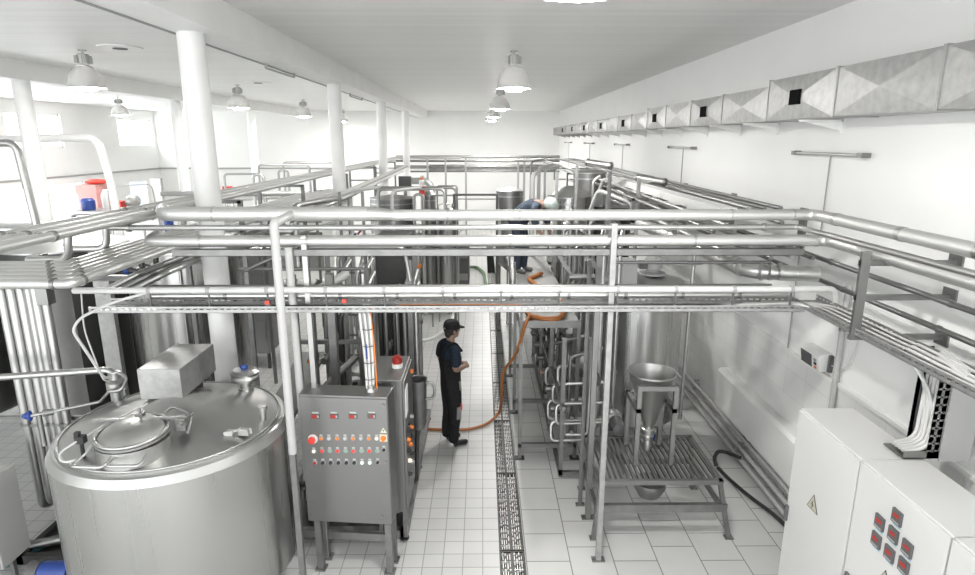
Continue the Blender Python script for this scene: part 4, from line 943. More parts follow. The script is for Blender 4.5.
# upright pipes in front of the right tank
g = 'upright pipes in front of the right tank'
for k, (x, y, r) in enumerate(((1.38, 7.05, .022), (1.48, 7.25, .03), (1.59, 7.3, .022), (1.70, 7.35, .026))):
    pipe('upright steel pipe between the bridge posts and the right tank, %s from the left' % ('first', 'second', 'third', 'fourth')[k], [(x-.08, y-.1, .42+.05*k), (x, y, .42+.05*k), (x, y, 2.9), (x+.1, y+.3, 3.05)], r, 'steel', g, .08, flanges=[((x, y, 1.75-.18*k), (0,0,1))])
pipe('thin steel pipe with a U bend at the left of the bridge posts', [(1.0, 6.7, .66), (1.27, 6.7, .66), (1.30, 6.7, 2.8)], .018, 'steel', None, .06)
# machinery between the worker's walkway and the right rack
t = thing('pipe_manifold', (1.6, 9.8, 0), 'cluster of bent steel pipes between the walkway and the right tank', 'pipe cluster')
obj('floor_frame', MB().box(1.4, 2.2, 9.3, 10.4, .02, .10), 'frame_steel', t)
rnd = random.Random(12)
for k in range(16):
    x = 1.32+.06*k; y = 9.3+rnd.random()*.9; zt_ = 2.25+rnd.random()*.75
    obj('pipe_run', MB().tube([(x, y, .1), (x, y, zt_), (x+rnd.uniform(-.2, .25), y+.05, zt_+.06), (x+.25, y+.5, zt_-.15)], .022+.02*rnd.random(), .08), rnd.choice(('steel', 'steel', 'galvanized', 'dull_steel')), t)
obj('slant_brace', MB().bar((1.02, 9.2, 2.62), (1.45, 9.2, 2.0), .05), 'galvanized', t)
obj('slant_brace', MB().bar((1.38, 7.9, 2.6), (1.95, 7.9, 2.15), .07), 'dull_steel', t)
obj('cross_pipe', MB().tube([(1.35, 9.2, 2.05), (2.3, 9.2, 2.05)], .05), 'steel', t)
t = thing('pipe_loop', (2.2, 10.4, 2.9), 'thick pale pipe bend over the far right pipework', 'pipe')
t['category'] = 'pipe'
obj('bend_pipe', MB().tube([(.98, 11.9, 1.9), (.98, 11.9, 3.46), (1.15, 12.4, 3.5)], .045, .15), 'pale_pipe', t)
g = 'far upright pipes right of the worker'
for k, (px, pt, r) in enumerate(((539, 168, .04), (545, 170, .025), (531, 162, .022))):
    p = at(px, pt, Y=13.5)
    pipe('far upright pale pipe above the bending worker, %s' % ('thickest one', 'right one', 'thin left one')[k], [(p.x, 13.5, 1.9), (p.x, 13.5, p.z), (p.x+.35, 13.9, p.z+.05)], r, 'pale_pipe' if k < 2 else 'dull_steel', g, .1)
t = thing('pipe_bridge', (2.2, 9.5, 3.1), 'frame of steel bars between the far tanks and the right rack', 'pipe frame')
for (a, b) in (((1.95, 9.5, 1.2), (1.95, 9.5, 3.2)), ((1.95, 9.5, 3.1), (3.0, 9.5, 3.1)), ((2.75, 9.5, 2.4), (2.75, 9.5, 3.3)), ((1.4, 9.7, 2.78), (2.6, 9.7, 2.78)), ((2.0, 9.5, 2.86), (2.55, 10.5, 2.86))):
    obj('frame_bar', MB().tube([a, b], .028), 'dull_steel', t)
pp_ = obj('white_elbow', MB().tube([(2.55, 10.3, 3.0), (2.75, 10.3, 2.98), (2.78, 10.3, 3.12)], .06, .1), 'pale_pipe', t)
obj('blue_knob', MB().ball((2.10, 9.4, 3.04), .04), 'blue', t)
pipe('thin rail loop above the bridge in front of the far right pipework', [(1.36, 7.6, 2.9), (1.36, 7.6, 3.16), (2.35, 7.6, 3.16), (2.6, 8.3, 3.16)], .02, 'steel', None, .1)

# white tubes and small fittings between the far tanks and the right rack
g = 'white tubes behind the right tanks'
for k, (px, py, qx, qy, Y, l) in enumerate(((604, 178, 626, 190, 10.9, 'short white tube sloping between the far tanks and the right rack'), (612, 168, 640, 177, 12.2, 'upper short white tube between the far tanks and the right rack'), (598, 190, 632, 203, 9.9, 'lowest short white tube between the far tanks and the right rack'))):
    a = at(px, py, Y=Y); b = at(qx, qy, Y=Y-.5)
    pipe(l, [a+Vector((-.1, .1, -.35)), a, b, b+Vector((.05, 0, -.4))], .032, 'pale_pipe', g, .1)
for k, (px, y0, y1, Y, l) in enumerate(((557, 172, 215, 10.9, 'pale upright pipe left of the cone topped tank'), (577, 165, 215, 10.7, 'pale upright pipe in front of the cone topped tank'), (610, 172, 215, 9.0, 'dark upright bar at the left end of the right rack'), (639, 178, 215, 8.8, 'pale upright bar under the right rack'))):
    a = at(px, y0, Y=Y)
    sqpost(l, a.x, Y, a.z, .05, .0, 'frame_steel' if k == 2 else 'galvanized', False)
# ------------------------------------------------------------------ slatted platform with the hopper
t = thing('slatted_platform', (1.86, 6.1, 0), 'low steel platform with wooden-looking slats under the hopper', 'platform')
px0, px1, py0, py1, pz = 1.20, 2.50, 5.62, 6.62, .69
t['label'] = 'low steel platform of dark slats carrying the funnel hopper'
sl = 22
for k in range(sl):
    x = px0+.05+(px1-px0-.1)*k/(sl-1)
    obj('slat', MB().box(x-.014, x+.014, py0+.04, py1-.04, pz-.035, pz-.008), 'dull_steel', t)
obj('top_frame', MB().box(px0, px1, py0, py0+.045, pz-.05, pz).box(px0, px1, py1-.045, py1, pz-.05, pz).box(px0, px0+.045, py0, py1, pz-.05, pz).box(px1-.045, px1, py0, py1, pz-.05, pz), 'frame_steel', t)
obj('front_step_bar', MB().box(px0-.02, px1+.06, py0-.02, py0+.03, .33, .42), 'frame_steel', t)
obj('rear_bar', MB().box(px0, px1, py1-.04, py1, .33, .38), 'frame_steel', t)
obj('side_bar', MB().box(px1+.0, px1+.04, py0, py1, .33, .38), 'frame_steel', t); obj('side_bar', MB().box(px0-.02, px0+.02, py0, py1, .33, .38), 'frame_steel', t)
for (x, y, s) in ((px0+.03, py0+.02, -.05), (px1-.03, py0+.02, .15), (px0+.03, py1-.03, -.03), (px1-.03, py1-.03, .10)):
    obj('leg', MB().bar((x, y, pz-.02), (x+s, y, .0), .045).box(x+s-.045, x+s+.045, y-.04, y+.04, 0, .012), 'frame_steel', t)
t = thing('funnel_hopper', (1.86, 6.2, pz), 'steel funnel hopper in a square stand on the slatted platform', 'hopper')
fx, fy = 1.86, 6.22; rz = 1.66
fn = obj('funnel', MB().lathe([(.055, 1.02), (.06, 1.06), (.245, rz-.03), (.25, rz), (.262, rz+.004), (.262, rz-.012), (.255, rz-.02), (.068, 1.05), (.055, 1.02)], (fx, fy, 0), 40), 'steel', t)
sx0, sx1, sy0, sy1, sz = 1.635, 2.065, 5.92, 6.42, 1.605
fr = MB()
fr.box(sx0, sx1, sy0, sy0+.045, sz-.05, sz); fr.box(sx0, sx1, sy1-.045, sy1, sz-.3, sz-.25)
fr.box(sx0, sx0+.045, sy0, sy1, sz-.3, sz-.25).box(sx1-.045, sx1, sy0, sy1, sz-.3, sz-.25)
obj('stand_frame', fr, 'dull_steel', t)
for (x, y, z1) in ((sx0, sy0, sz-.05), (sx1-.045, sy0, sz-.05), (sx0, sy1-.045, sz-.25), (sx1-.045, sy1-.045, sz-.25)):
    obj('leg', MB().box(x, x+.045, y, y+.045, pz, z1), 'dull_steel', t)
obj('outlet_valve', MB().lathe([(.055, .92), (.075, .93), (.075, .98), (.055, .99), (.055, 1.04)], (fx, fy, 0), 20).lathe([(.04, .72), (.05, .78), (.04, .84), (.06, .86), (.06, .90), (.045, .92)], (fx, fy, 0), 16), 'steel', t)
obj('gusset_plate', MB().prism([(fx+.12, fy+.08, 1.42), (fx+.17, fy+.08, .9), (fx+.06, fy+.08, 1.05)], (0, .006, 0)), 'dull_steel', fn)
o = obj('pump_bowl', MB().lathe([(0, .38), (.12, .40), (.17, .50), (.17, .56), (0, .56)], (1.80, 5.84, 0), 28), 'dull_steel'); tag(o, 'round dark steel bowl hanging beneath the front slats of the platform', 'bowl')
t = thing('pump', (1.55, 6.75, 0), 'small steel pump standing behind the slatted platform', 'pump')
obj('pump_head', MB().lathe([(0, -.12), (.09, -.12), (.09, .0), (.05, .04)], (1.62, 6.82, .8), 18, 'Y'), 'steel', t)
obj('pump_motor', MB().lathe([(0, .04), (.08, .05), (.08, .28), (0, .3)], (1.62, 6.82, .8), 18, 'Y'), 'dark_grey', t)
obj('pump_base', MB().box(1.50, 1.74, 6.68, 7.1, 0, .72), 'dull_steel', t)
o = obj('cable', MB().tube([(2.0, 6.45, .715), (1.98, 6.35, .85), (1.92, 6.30, .95), (1.86, 6.28, .88)], .010, .08, 6), 'blue'); tag(o, 'short dark blue cable beside the hopper outlet', 'cable')
# ------------------------------------------------------------------ white switch cabinets, front right
CX0, CX1, CZ = 2.75, 3.22, 1.86
def cabinet(y0, y1, label):
    t = thing('switch_cabinet', ((CX0+CX1)/2, (y0+y1)/2, 0), label, 'electrical cabinet', 'white switch cabinets')
    obj('cabinet_body', MB().box(CX0+.018, CX1, y0+.003, y1-.003, .08, CZ), 'cabinet_paint', t, .006)
    d = obj('cabinet_door', MB().box(CX0, CX0+.018, y0+.008, y1-.008, .10, CZ-.012), 'cabinet_paint', t, .004)
    obj('plinth', MB().box(CX0+.04, CX1-.02, y0+.01, y1-.01, 0, .08), 'dark_grey', t)
    return t, d
ta, da = cabinet(3.975, 4.85, 'white switch cabinet farthest from the viewer, with a lightning warning triangle on its door')
tb, db = cabinet(3.09, 3.972, 'white switch cabinet with seven red digital displays on its door')
tc_, dc = cabinet(2.2, 3.087, 'white switch cabinet nearest the viewer, cut off by the right picture edge')
def cp(px, py): return at(px, py, X=CX0)
p = cp(787.5, 512.5)
hd = obj('door_handle', MB().box(CX0-.025, CX0, p.y-.018, p.y+.018, p.z-.075, p.z+.075), 'dark_grey', da, .005)
p = cp(848, 577)
obj('door_handle', MB().box(CX0-.025, CX0, p.y-.018, p.y+.018, p.z-.11, p.z+.04), 'dark_grey', db, .005)
def warn(parent, a, b, c):
    A, B, C_ = cp(*a), cp(*b), cp(*c)
    w = obj('warning_sign', MB().prism([A, B, C_], (-.003, 0, 0)), 'black', parent)
    g = (A+B+C_)/3
    f = lambda v, s: Vector((CX0-.003, g.y+(v.y-g.y)*s, g.z+(v.z-g.z)*s))
    obj('sign_face', MB().prism([f(A, .84), f(B, .84), f(C_, .84)], (-.002, 0, 0)), 'sign_yellow', w)
    h = (A.z-min(B.z, C_.z)); y, z = g.y, g.z
    q = [(.02, .30), (-.10, -.02), (-.0, .0), (-.06, -.28), (.10, .06), (.0, .04)]
    obj('bolt_mark', MB().prism([(CX0-.005, y-u*h*1.15, z+v*h*.95) for u, v in q], (-.002, 0, 0)), 'black', w)
warn(da, (814.5, 494.5), (807, 504.5), (817.5, 515.5))
p = cp(882, 580); warn(db, (886, 570), (876.5, 581), (890, 590))
for zx, zy in ((597, 373), (664, 353), (584, 440), (649, 421), (634, 493), (703, 473), (689, 541)):
    p = cp(725+zx/3.83, 425+zy/3.83)
    d = obj('display', MB().box(CX0-.018, CX0, p.y-.045, p.y+.045, p.z-.05, p.z+.05), 'dark_grey', db, .003)
    obj('display_screen', MB().box(CX0-.021, CX0-.017, p.y-.026, p.y+.026, p.z+.0, p.z+.022), 'red_screen', d)
    obj('display_strip', MB().box(CX0-.020, CX0-.017, p.y-.034, p.y+.034, p.z-.04, p.z-.03), 'mid_grey', d)
    obj('name_plate', MB().box(CX0-.003, CX0, p.y-.036, p.y+.036, p.z-.072, p.z-.058), 'tag_blue', d)
# ------------------------------------------------------------------ things on the right wall
t = thing('wall_instrument', (3.56, 6.1, 1.80), 'pale instrument box with a dark screen on the right wall above the cabinets', 'instrument')
obj('instrument_case', MB().prism([(3.62, 5.90, 1.78), (3.50, 5.90, 1.77), (3.475, 5.90, 1.93), (3.52, 5.90, 1.965), (3.62, 5.90, 1.97)], (0, .36, 0)), 'white_plastic', t, .006)
obj('back_plate', MB().box(3.58, 3.62, 5.86, 5.90, 1.78, 1.96), 'dark_grey', t)
ft = lambda y0, y1, s0, s1, d: [(3.50-.025*s-d, y, 1.77+.16*s) for y, s in ((y0, s0), (y1, s0), (y1, s1), (y0, s1))]
obj('screen', MB().prism(ft(6.03, 6.245, .08, .95, 0), (-.004, 0, 0)), 'dark_grey', t)
for s, m in ((.72, 'mid_grey'), (.48, 'black'), (.22, 'orange')):
    obj('key', MB().prism(ft(5.94, 5.98, s-.08, s+.08, 0), (-.008, 0, 0)), m, t)
pipe('vertical white pipe down the right wall beside the instrument box', [(3.56, 5.70, 2.76), (3.56, 5.70, 1.0)], .028, 'pale_pipe', None, clamps=[((3.56, 5.70, 2.3), (0,0,1)), ((3.56, 5.70, 1.4), (0,0,1))])
o = obj('cable', MB().tube([(3.56, 5.5, 2.7), (3.58, 5.45, 2.2), (3.58, 5.6, 1.9), (3.6, 5.85, 1.86)], .008, .15, 6), 'white_cable'); tag(o, 'thin white cable looping beside the wall instrument', 'cable')
o = obj('conduit', MB().tube([(3.60, 6.75, 2.9), (3.60, 6.75, 1.74)], .008, seg=6), 'mid_grey'); tag(o, 'thin vertical conduit on the right wall left of the instrument', 'conduit')
t = thing('wall_panel', (3.5, 6.4, .3), 'low white insulated panel along the foot of the right wall', 'wall panel')
obj('panel_body', MB().prism([(3.46, 4.6, .32), (3.46, 4.6, .84), (3.50, 4.6, .88), (3.61, 4.6, .88), (3.61, 4.6, .32)], (0, 3.75, 0)), 'white_paint', t)
g = 'steel bumper rails along the right wall'
for k, (x, z) in enumerate(((3.34, .10), (3.40, .17), (3.47, .25))):
    m = MB().tube([(x, 3.6, z), (x, 14.0, z)], .028, seg=10)
    for y in (4.4, 5.8, 7.4, 9.4, 11.6): m.box(x, 3.61, y, y+.03, z-.02, z+.01)
    o = obj('bumper_rail', m, 'pale_pipe'); tag(o, 'steel bumper rail at the foot of the right wall, %s of three' % ('lowest and outermost', 'middle', 'uppermost')[k], 'rail', g)
o = obj('hose', MB().tube([at(716, 466, Z=.03), at(714, 458, Z=.12), at(718, 451, Z=.16), at(726, 452, Z=.16), (3.3, 7.0, .17)], .024, .08), 'black_rubber'); tag(o, 'short black hose elbow from the wall rail beside the platform', 'hose')
o = obj('hose', MB().tube([at(718, 468, Z=.03), at(730, 480, Z=.03), at(750, 497, Z=.03), at(775, 515, Z=.03), at(792, 532, Z=.03)], .022, .3), 'black_rubber'); tag(o, 'black hose lying on the floor between the platform and the white cabinets', 'hose')
# ------------------------------------------------------------------ hoses in the aisle
Z = .03
o = obj('hose', MB().tube([(-.86, 8.2, .05), at(420, 428.5, Z=Z), at(445, 430, Z=Z), at(470, 429.5, Z=Z), at(488, 424, Z=Z), at(500, 412, Z=.06), at(502, 395, Y=7.9), at(502, 378, Y=7.8), at(505, 368, Y=7.7), at(514, 358, Y=7.5), at(520, 343, Y=7.3), at(525, 325, Y=7.2), (.56, 7.22, 1.95), (.62, 7.5, 1.94)], .021, .16, 10), 'hose_orange'); tag(o, 'orange hose across the aisle floor behind the standing worker and up to the walkway', 'hose')
o = obj('hose', MB().tube([at(405, 343, Z=Z), at(416, 341, Z=Z), at(432, 339, Z=Z), at(444, 331, Z=Z), at(452, 320, Z=Z), at(456, 305, Z=Z)], .035, .5, 10), 'white_plastic'); tag(o, 'white hose curving over the aisle tiles beyond the standing worker', 'hose')
o = obj('hose', MB().tube([at(462, 272, Z=.2), at(468, 267, Z=.1), at(477, 267, Z=.04), at(484, 273, Z=.04), at(487, 292, Z=.04)], .05, .8, 10), 'hose_green'); tag(o, 'dark green hose arching over the far aisle floor', 'hose')
# ------------------------------------------------------------------ far end of the aisle
t = thing('guard_rail', (-.12, 13.0, 0), 'black guard rail on posts across the far end of the aisle', 'guard rail')
ra, rb = at(454, 194, Y=13).x, at(497, 194, Y=13).x
obj('top_rail', MB().tube([(ra, 13, 2.99), (rb, 13, 2.99)], .024), 'dark_grey', t)
obj('mid_rail', MB().tube([(ra, 13, 2.90), (rb, 13, 2.90)], .014), 'mid_grey', t)
for x in (ra, rb): obj('rail_post', MB().tube([(x, 13, 0), (x, 13, 3.01)], .026), 'dark_grey', t)
obj('side_plate', MB().prism([(rb, 13.0, 1.95), (rb, 13.0, 2.9), (rb+.03, 13.0, 2.9), (rb+.1, 13.0, 2.3), (rb+.1, 13.0, 1.95)], (0, .03, 0)), 'mid_grey', t)
obj('side_plate', MB().box(ra-.04, ra-.01, 12.95, 13.6, 1.95, 2.8), 'dark_grey', t)
obj('landing_deck', MB().box(ra-.1, rb+.1, 13.02, 14.0, 1.92, 1.96), 'galvanized', t)
for (pa, pb, pt, Y, l) in ((437, 457, 186, 13.6, 'thin grey pipe loop left of the black guard rail'), (508, 521, 193.5, 13.4, 'thin grey rail loop beside the bending worker'), (430, 455, 195.5, 13.2, 'low dark pipe loop left of the black guard rail')):
    a = at(pa, pt, Y=Y); b = at(pb, pt, Y=Y)
    pipe(l, [(a.x, Y, .0), (a.x, Y, a.z), (b.x, Y, a.z), (b.x, Y, 0)], .018, 'dull_steel', None, .06)
p = at(422, 196, Y=14)
sqpost('far post carrying the fire extinguisher', p.x, 14.12, p.z+.45, .08, 0, 'steel', False)
t = thing('fire_extinguisher', (p.x, 14, p.z), 'small red extinguisher with white top hanging at the far left of the aisle', 'fire extinguisher')
obj('cylinder', MB().lathe([(0, 0), (.065, 0), (.065, .22)], (p.x, 14.0, p.z), 16), 'bright_red', t)
obj('white_band', MB().lathe([(.065, .22), (.065, .32), (.03, .37), (0, .37)], (p.x, 14.0, p.z), 16), 'white_plastic', t)
obj('valve_head', MB().cbox((p.x, 14.0, p.z+.39), .06, .05, .05), 'orange', t)
# pipes over the far left pipework
for k, (y, z, x0, x1) in enumerate(((12.4, 3.16, -2.1, -.75), (14.2, 3.05, -2.4, -.6), (9.0, 3.35, -2.0, -1.7))):
    if k == 2:
        t = thing('ladder_frame', (-1.9, 9.0, 0), 'grey ladder-like frame beside the second white column', 'frame')
        for x in (-2.12, -1.78): obj('upright', MB().box(x, x+.04, 9.0, 9.04, 0, 3.38), 'frame_steel', t)
        for q in range(9): obj('rung', MB().box(-2.12, -1.78, 9.0, 9.03, .5+.33*q, .53+.33*q), 'frame_steel', t)
    else:
        pipe('steel pipe crossing above the far left tanks, %s' % ('near one' if k == 0 else 'rear one'), [(x0, y, 2.0), (x0, y, z), (x1, y, z), (x1, y, 1.6)], .035, 'steel', None, .12)
pipe('fat foil clad pipe in front of the back wall left of the guard rail', [(-2.4, 18.0, 2.96), (-1.5, 18.0, 2.96), (-1.42, 18.0, 1.6)], .10, 'foil', None, .25)
for k, (px, l) in enumerate(((392, 'upright pale pipe in front of the tank with the display'), (350, 'upright pale pipe right of the second column'), )):
    x = at(px, 200, Y=10.8).x; pipe(l, [(x, 10.8, .4), (x, 10.8, 3.25), (x+.5, 11.0, 3.3)], .03, 'pale_pipe', None, .12)
pipe('steel pipe branch rising among the left bundles', [(-2.55, 8.3, 2.4), (-2.55, 8.3, 3.25), (-2.2, 9.5, 3.25)], .045, 'steel', None, .1)
g = 'pipes of the inner left rack layer'
for k in range(4):
    x = -2.50+.085*k if k else -2.50
    pipe('pipe of the inner left rack layer behind the thick column, %s from left' % ('first', 'second', 'third', 'fourth')[k], [(x, 7.0, 3.20), (x, 10.6, 3.20), (x-.0, 20.5-.5*k, 3.30)], .032, 'steel' if k != 2 else 'dull_steel', g, .1)
# ------------------------------------------------------------------ bright left bay
pipe('thick white pipe arching in front of the left bay windows', [(-9.6, 12.0, 4.12), at(97, 137, Y=12.0), at(112, 186, Y=12.0), (at(112, 186, Y=12).x+.1, 12.0, .05)], .075, 'white_plastic', None, .2)
p = at(16, 143, Y=8.2); q = at(32, 225, Y=8.2)
pipe('steel pipe arching at the upper left picture edge', [(p.x-1.2, 8.2, p.z+.0), (p.x, 8.2, p.z), (q.x+.06, 8.2, q.z), (q.x+.08, 8.2, 2.2)], .05, 'steel', None, .12)
pipe('white horizontal pipe low in front of the left bay', [(-9.5, 9.4, 2.86), (-5.8, 9.4, 2.86), (-5.7, 9.4, 1.8)], .05, 'white_plastic', None, .1)
pipe('second white horizontal pipe low in front of the left bay', [(-9.5, 10.2, 2.72), (-6.2, 10.2, 2.72)], .05, 'white_plastic')
def fm(label, x0, x1, y0, y1, z1, m, top=True, name='filling_machine', cat='machine'):
    t = thing(name, ((x0+x1)/2, (y0+y1)/2, 0), label, cat)
    obj('machine_body', MB().box(x0, x1, y0, y1, .15, z1-.12), m, t, .01)
    obj('table_top', MB().box(x0-.06, x1+.06, y0-.06, y1+.06, z1-.08, z1), 'galvanized', t)
    for k in range(7):
        x = x0+(x1-x0)*(k+.5)/7; obj('nozzle', MB().cbox((x, y0-.03, z1-.2), .10, .08, .14), 'dark_grey', t)
    for x in (x0+.05, x1-.1):
        for y in (y0+.05, y1-.1): obj('leg', MB().box(x, x+.05, y, y+.05, 0, .15), 'dark_grey', t)
    return t
fm('long steel machine with dark slots in the bright left bay', -13.3, -10.4, 19.6, 20.8, 1.9, 'white_paint')
fm('low pale machine in the left bay nearer the racks', -10.2, -8.6, 14.0, 15.0, 1.75, 'white_paint')
t = thing('drum', (-12.85, 20.0, 1.9), 'blue drum on the long machine in the left bay', 'drum')
obj('drum_body', MB().lathe([(0, 0), (.19, 0), (.21, .08), (.21, .30), (.15, .38), (0, .40)], (-12.85, 20.0, 1.9), 20), 'blue', t)
obj('drum_opening', MB().lathe([(.0, -.215), (.09, -.215), (.09, -.19)], (-12.85, 20.0, 2.1), 14, 'Y'), 'dark_grey', t)
def item(name, label, cat, mb, m): o = obj(name, mb, m); tag(o, label, cat); return o
t = thing('white_vessel', (-12.5, 20.5, 1.9), 'rounded white vessel behind the blue drum in the left bay', 'vessel')
obj('vessel_body', MB().lathe([(0, 0), (.20, 0), (.22, .45), (.13, .62), (0, .64)], (-12.45, 20.5, 1.9), 20), 'white_plastic', t)
item('crate', 'pink and red crate left of the white vessel in the left bay', 'crate', MB().box(-14.0, -13.35, 21.3, 21.9, 0, 2.3).box(-14.03, -13.32, 21.27, 21.93, 2.3, 2.62), 'pale_red')
item('red_cover', 'red rounded cover lying on the pink crate in the left bay', 'cover', MB().ball((-13.45, 21.6, 2.71), .34, (1.2, .7, .27)), 'bright_red')
item('red_box', 'red box right of the white vessel in the left bay', 'box', MB().box(-12.15, -11.85, 20.1, 20.5, 1.9, 2.12).box(-12.17, -11.83, 20.08, 20.52, 2.12, 2.16), 'bright_red')
item('cardboard_panel', 'pale orange strip lying on the front edge of the long machine in the left bay', 'panel', MB().box(-11.3, -10.5, 19.56, 19.8, 1.9, 1.98), 'orange')
item('round_motor', 'round grey motor on the long machine in the left bay', 'motor', MB().ball((-11.55, 20.3, 2.16), .22, (1.1, 1, 1)).box(-11.7, -11.4, 20.15, 20.45, 1.9, 2.02), 'galvanized')
o = thing('door_curtain', (-13.3, 24.0, 0), 'pale bluish doorway panel at the back of the left bay', 'panel')
obj('panel_sheet', MB().box(-13.7, -13.1, 24.0, 24.06, 0, 2.55), 'pale_blue', o); obj('panel_edge', MB().box(-13.1, -13.03, 23.98, 24.08, 0, 2.58), 'white_plastic', o)
o = thing('white_door', (-12.8, 24.2, 0), 'tall white panel right of the bluish doorway panel', 'panel')
obj('panel_sheet', MB().box(-13.0, -12.6, 24.2, 24.26, 0, 2.65), 'white_plastic', o); obj('panel_edge', MB().box(-12.6, -12.55, 24.18, 24.28, 0, 2.68), 'mid_grey', o)
item('blue_bin', 'small blue bin at the right end of the orange strip in the left bay', 'bin', MB().lathe([(.0, 0), (.12, 0), (.15, 1.98), (0, 1.98)], (-10.15, 19.7, 0), 14), 'blue')
pipe('thin wire frame arch above the long machine in the left bay', [(-11.8, 19.42, 1.0), (-11.8, 19.42, 2.7), (-10.4, 19.42, 2.78), (-10.25, 19.42, 1.0)], .02, 'mid_grey', None, .2)
t = thing('sign_board', (-8.0, 19.5, 0), 'small red strip sign on posts beyond the thick column', 'sign')
obj('sign_plate', MB().box(-8.22, -7.9, 19.5, 19.53, 2.60, 2.70), 'bright_red', t)
for x in (-8.2, -7.95): obj('sign_post', MB().box(x, x+.03, 19.53, 19.56, 0, 2.66), 'mid_grey', t)
for k, (xa, xb, pt, Y, l) in enumerate(((258, 309, 165, 17.5, 'tall thin pipe portal beyond the left bundles'), (253, 264, 175, 17, 'small pipe hoop left of the tall pipe portals'), (283, 340, 162.5, 18.5, 'second tall thin pipe portal beyond the left bundles'), (278, 288, 170.5, 17.8, 'small pipe hoop under the pipe portals'), (224, 262, 174, 19, 'thin pale pipe portal right of the thick column'))):
    a = at(xa, pt, Y=Y); b = at(xb, pt, Y=Y)
    pipe(l, [(a.x, Y, 0), (a.x, Y, a.z), (b.x, Y, a.z), (b.x, Y, 0)], .035, 'steel', None, .12)
pipe('thick pale pipe running back beyond the thick column at the left', [(-8.6, 16.5, 2.72), (-4.6, 16.5, 2.72)], .07, 'galvanized')
pipe('pale pipe running across the left bay behind the drum', [(-9.0, 18.2, 2.35), (-5.0, 18.2, 2.55)], .08, 'pale_pipe')
machine('white machine with dark openings under the left bundles', -7.4, -5.2, 12.4, 13.4, .3, 2.1, 'white_paint', 3, 5)
machine('pale machine beyond the left bundles right of the thick column', -6.4, -4.4, 16.8, 17.8, .3, 2.3, 'white_paint', 3, 6)
machine('grey machine under the left bundles beside the thick column', -5.2, -3.9, 10.6, 11.6, .3, 2.2, 'dull_steel', 3, 7)
for k, (x, y) in enumerate(((-6.6, 10.6), (-7.9, 12.9), (-9.2, 12.2))):
    tank('white drum-like vessel in the bright left bay, %s' % ('nearest of three', 'middle of three', 'leftmost of three')[k], x, y, .42, .4, 1.75+.15*k, 1.9+.15*k, 'pale_pipe', 3)
# ------------------------------------------------------------------ people
def evaluated(o):
    dg = bpy.context.evaluated_depsgraph_get(); dg.update()
    me = bpy.data.meshes.new_from_object(o.evaluated_get(dg)); return me
def skin(nodes, edges, root, sub=2):
    names = list(nodes); idx = {n: i for i, n in enumerate(names)}
    me = bpy.data.meshes.new('tmp'); me.from_pydata([nodes[n][0] for n in names], [(idx[a], idx[b]) for a, b in edges], [])
    o = bpy.data.objects.new('tmp', me); COL.objects.link(o)
    sk = o.modifiers.new('s', 'SKIN'); sk.branch_smoothing = .6
    for i, n in enumerate(names):
        r = nodes[n][1]; d = me.skin_vertices[0].data[i]; d.radius = r if isinstance(r, tuple) else (r, r); d.use_root = (n == root)
    sb = o.modifiers.new('b', 'SUBSURF'); sb.levels = sub; sb.render_levels = sub
    out = evaluated(o); vs = [v.co.copy() for v in out.vertices]; fs = [tuple(p.vertices) for p in out.polygons]
    bpy.data.objects.remove(o); return vs, fs
def remeshed(name, mb, m, parent, vox=.009, smooth=4):
    me = bpy.data.meshes.new('tmp'); me.from_pydata(mb.v, [], mb.f); bm = bmesh.new(); bm.from_mesh(me); bmesh.ops.recalc_face_normals(bm, faces=bm.faces); bm.to_mesh(me); bm.free()
    o = bpy.data.objects.new('tmp', me); COL.objects.link(o)
    r = o.modifiers.new('r', 'REMESH'); r.mode = 'VOXEL'; r.voxel_size = vox
    if smooth: s = o.modifiers.new('s', 'SMOOTH'); s.iterations = smooth; s.factor = .4
    out = evaluated(o); bpy.data.objects.remove(o)
    b = MB(); b.add([v.co for v in out.vertices], [tuple(p.vertices) for p in out.polygons], True)
    return obj(name, b, m, parent)
def hand(mb, wrist, d, palm_n, side):
    """palm and five bent fingers; d = pointing direction, palm_n = palm normal, side = +1/-1 thumb side"""
    w = Vector(wrist); d = Vector(d).normalized(); n = Vector(palm_n).normalized(); s = d.cross(n).normalized()*side
    c = [w + d*.0, w + d*.04, w + d*.085]
    for k in (-1, -.33, .33, 1):
        mb.tube([w+s*.016*k, w+d*.05+s*.026*k, w+d*.088+s*.03*k], [.016, .0155, .012], seg=8)
    for k, L in ((-1, .055), (-.33, .072), (.33, .078), (1, .068)):
        b = w+d*.085+s*.03*k
        mb.tube([b, b+d*L*.5+n*.012, b+d*L*.8+n*.038, b+d*L*.85+n*.06], [.0105, .010, .009, .0075], seg=8)
    b = w+d*.025+s*.024
    mb.tube([b, b+d*.03+s*.024+n*.012, b+d*.06+s*.028+n*.03], [.013, .012, .009], seg=8)
def head(mb, c, Rm):
    """skull, jaw, nose, ears, brow; Rm turns local x-forward to the head's direction"""
    q = lambda x, y, z: Vector(c) + Rm @ Vector((x, y, z))
    def ell(x, y, z, r, sc):
        b = MB(); b.ball((0, 0, 0), r, sc, 20, 14); mb.add([q(x, y, z) + Rm @ v for v in b.v], b.f, True)
    ell(-.005, 0, .03, .098, (1, .80, .92)); ell(.025, 0, -.04, .075, (.95, .80, 1.05)); ell(.055, 0, -.085, .036, (1, 1, .8))
    mb.tube([q(.09, 0, .02), q(.113, 0, -.022), q(.10, 0, -.03)], [.010, .015, .009], seg=8)
    mb.tube([q(.083, -.022, -.062), q(.092, 0, -.060), q(.083, .022, -.062)], [.007, .009, .007], seg=8)
    mb.tube([q(.078, -.045, .03), q(.092, -.02, .036), q(.092, .02, .036), q(.078, .045, .03)], .009, seg=8)
    for s in (-1, 1): ell(-.005, s*.083, -.01, .026, (.8, .35, 1.2))
    return q
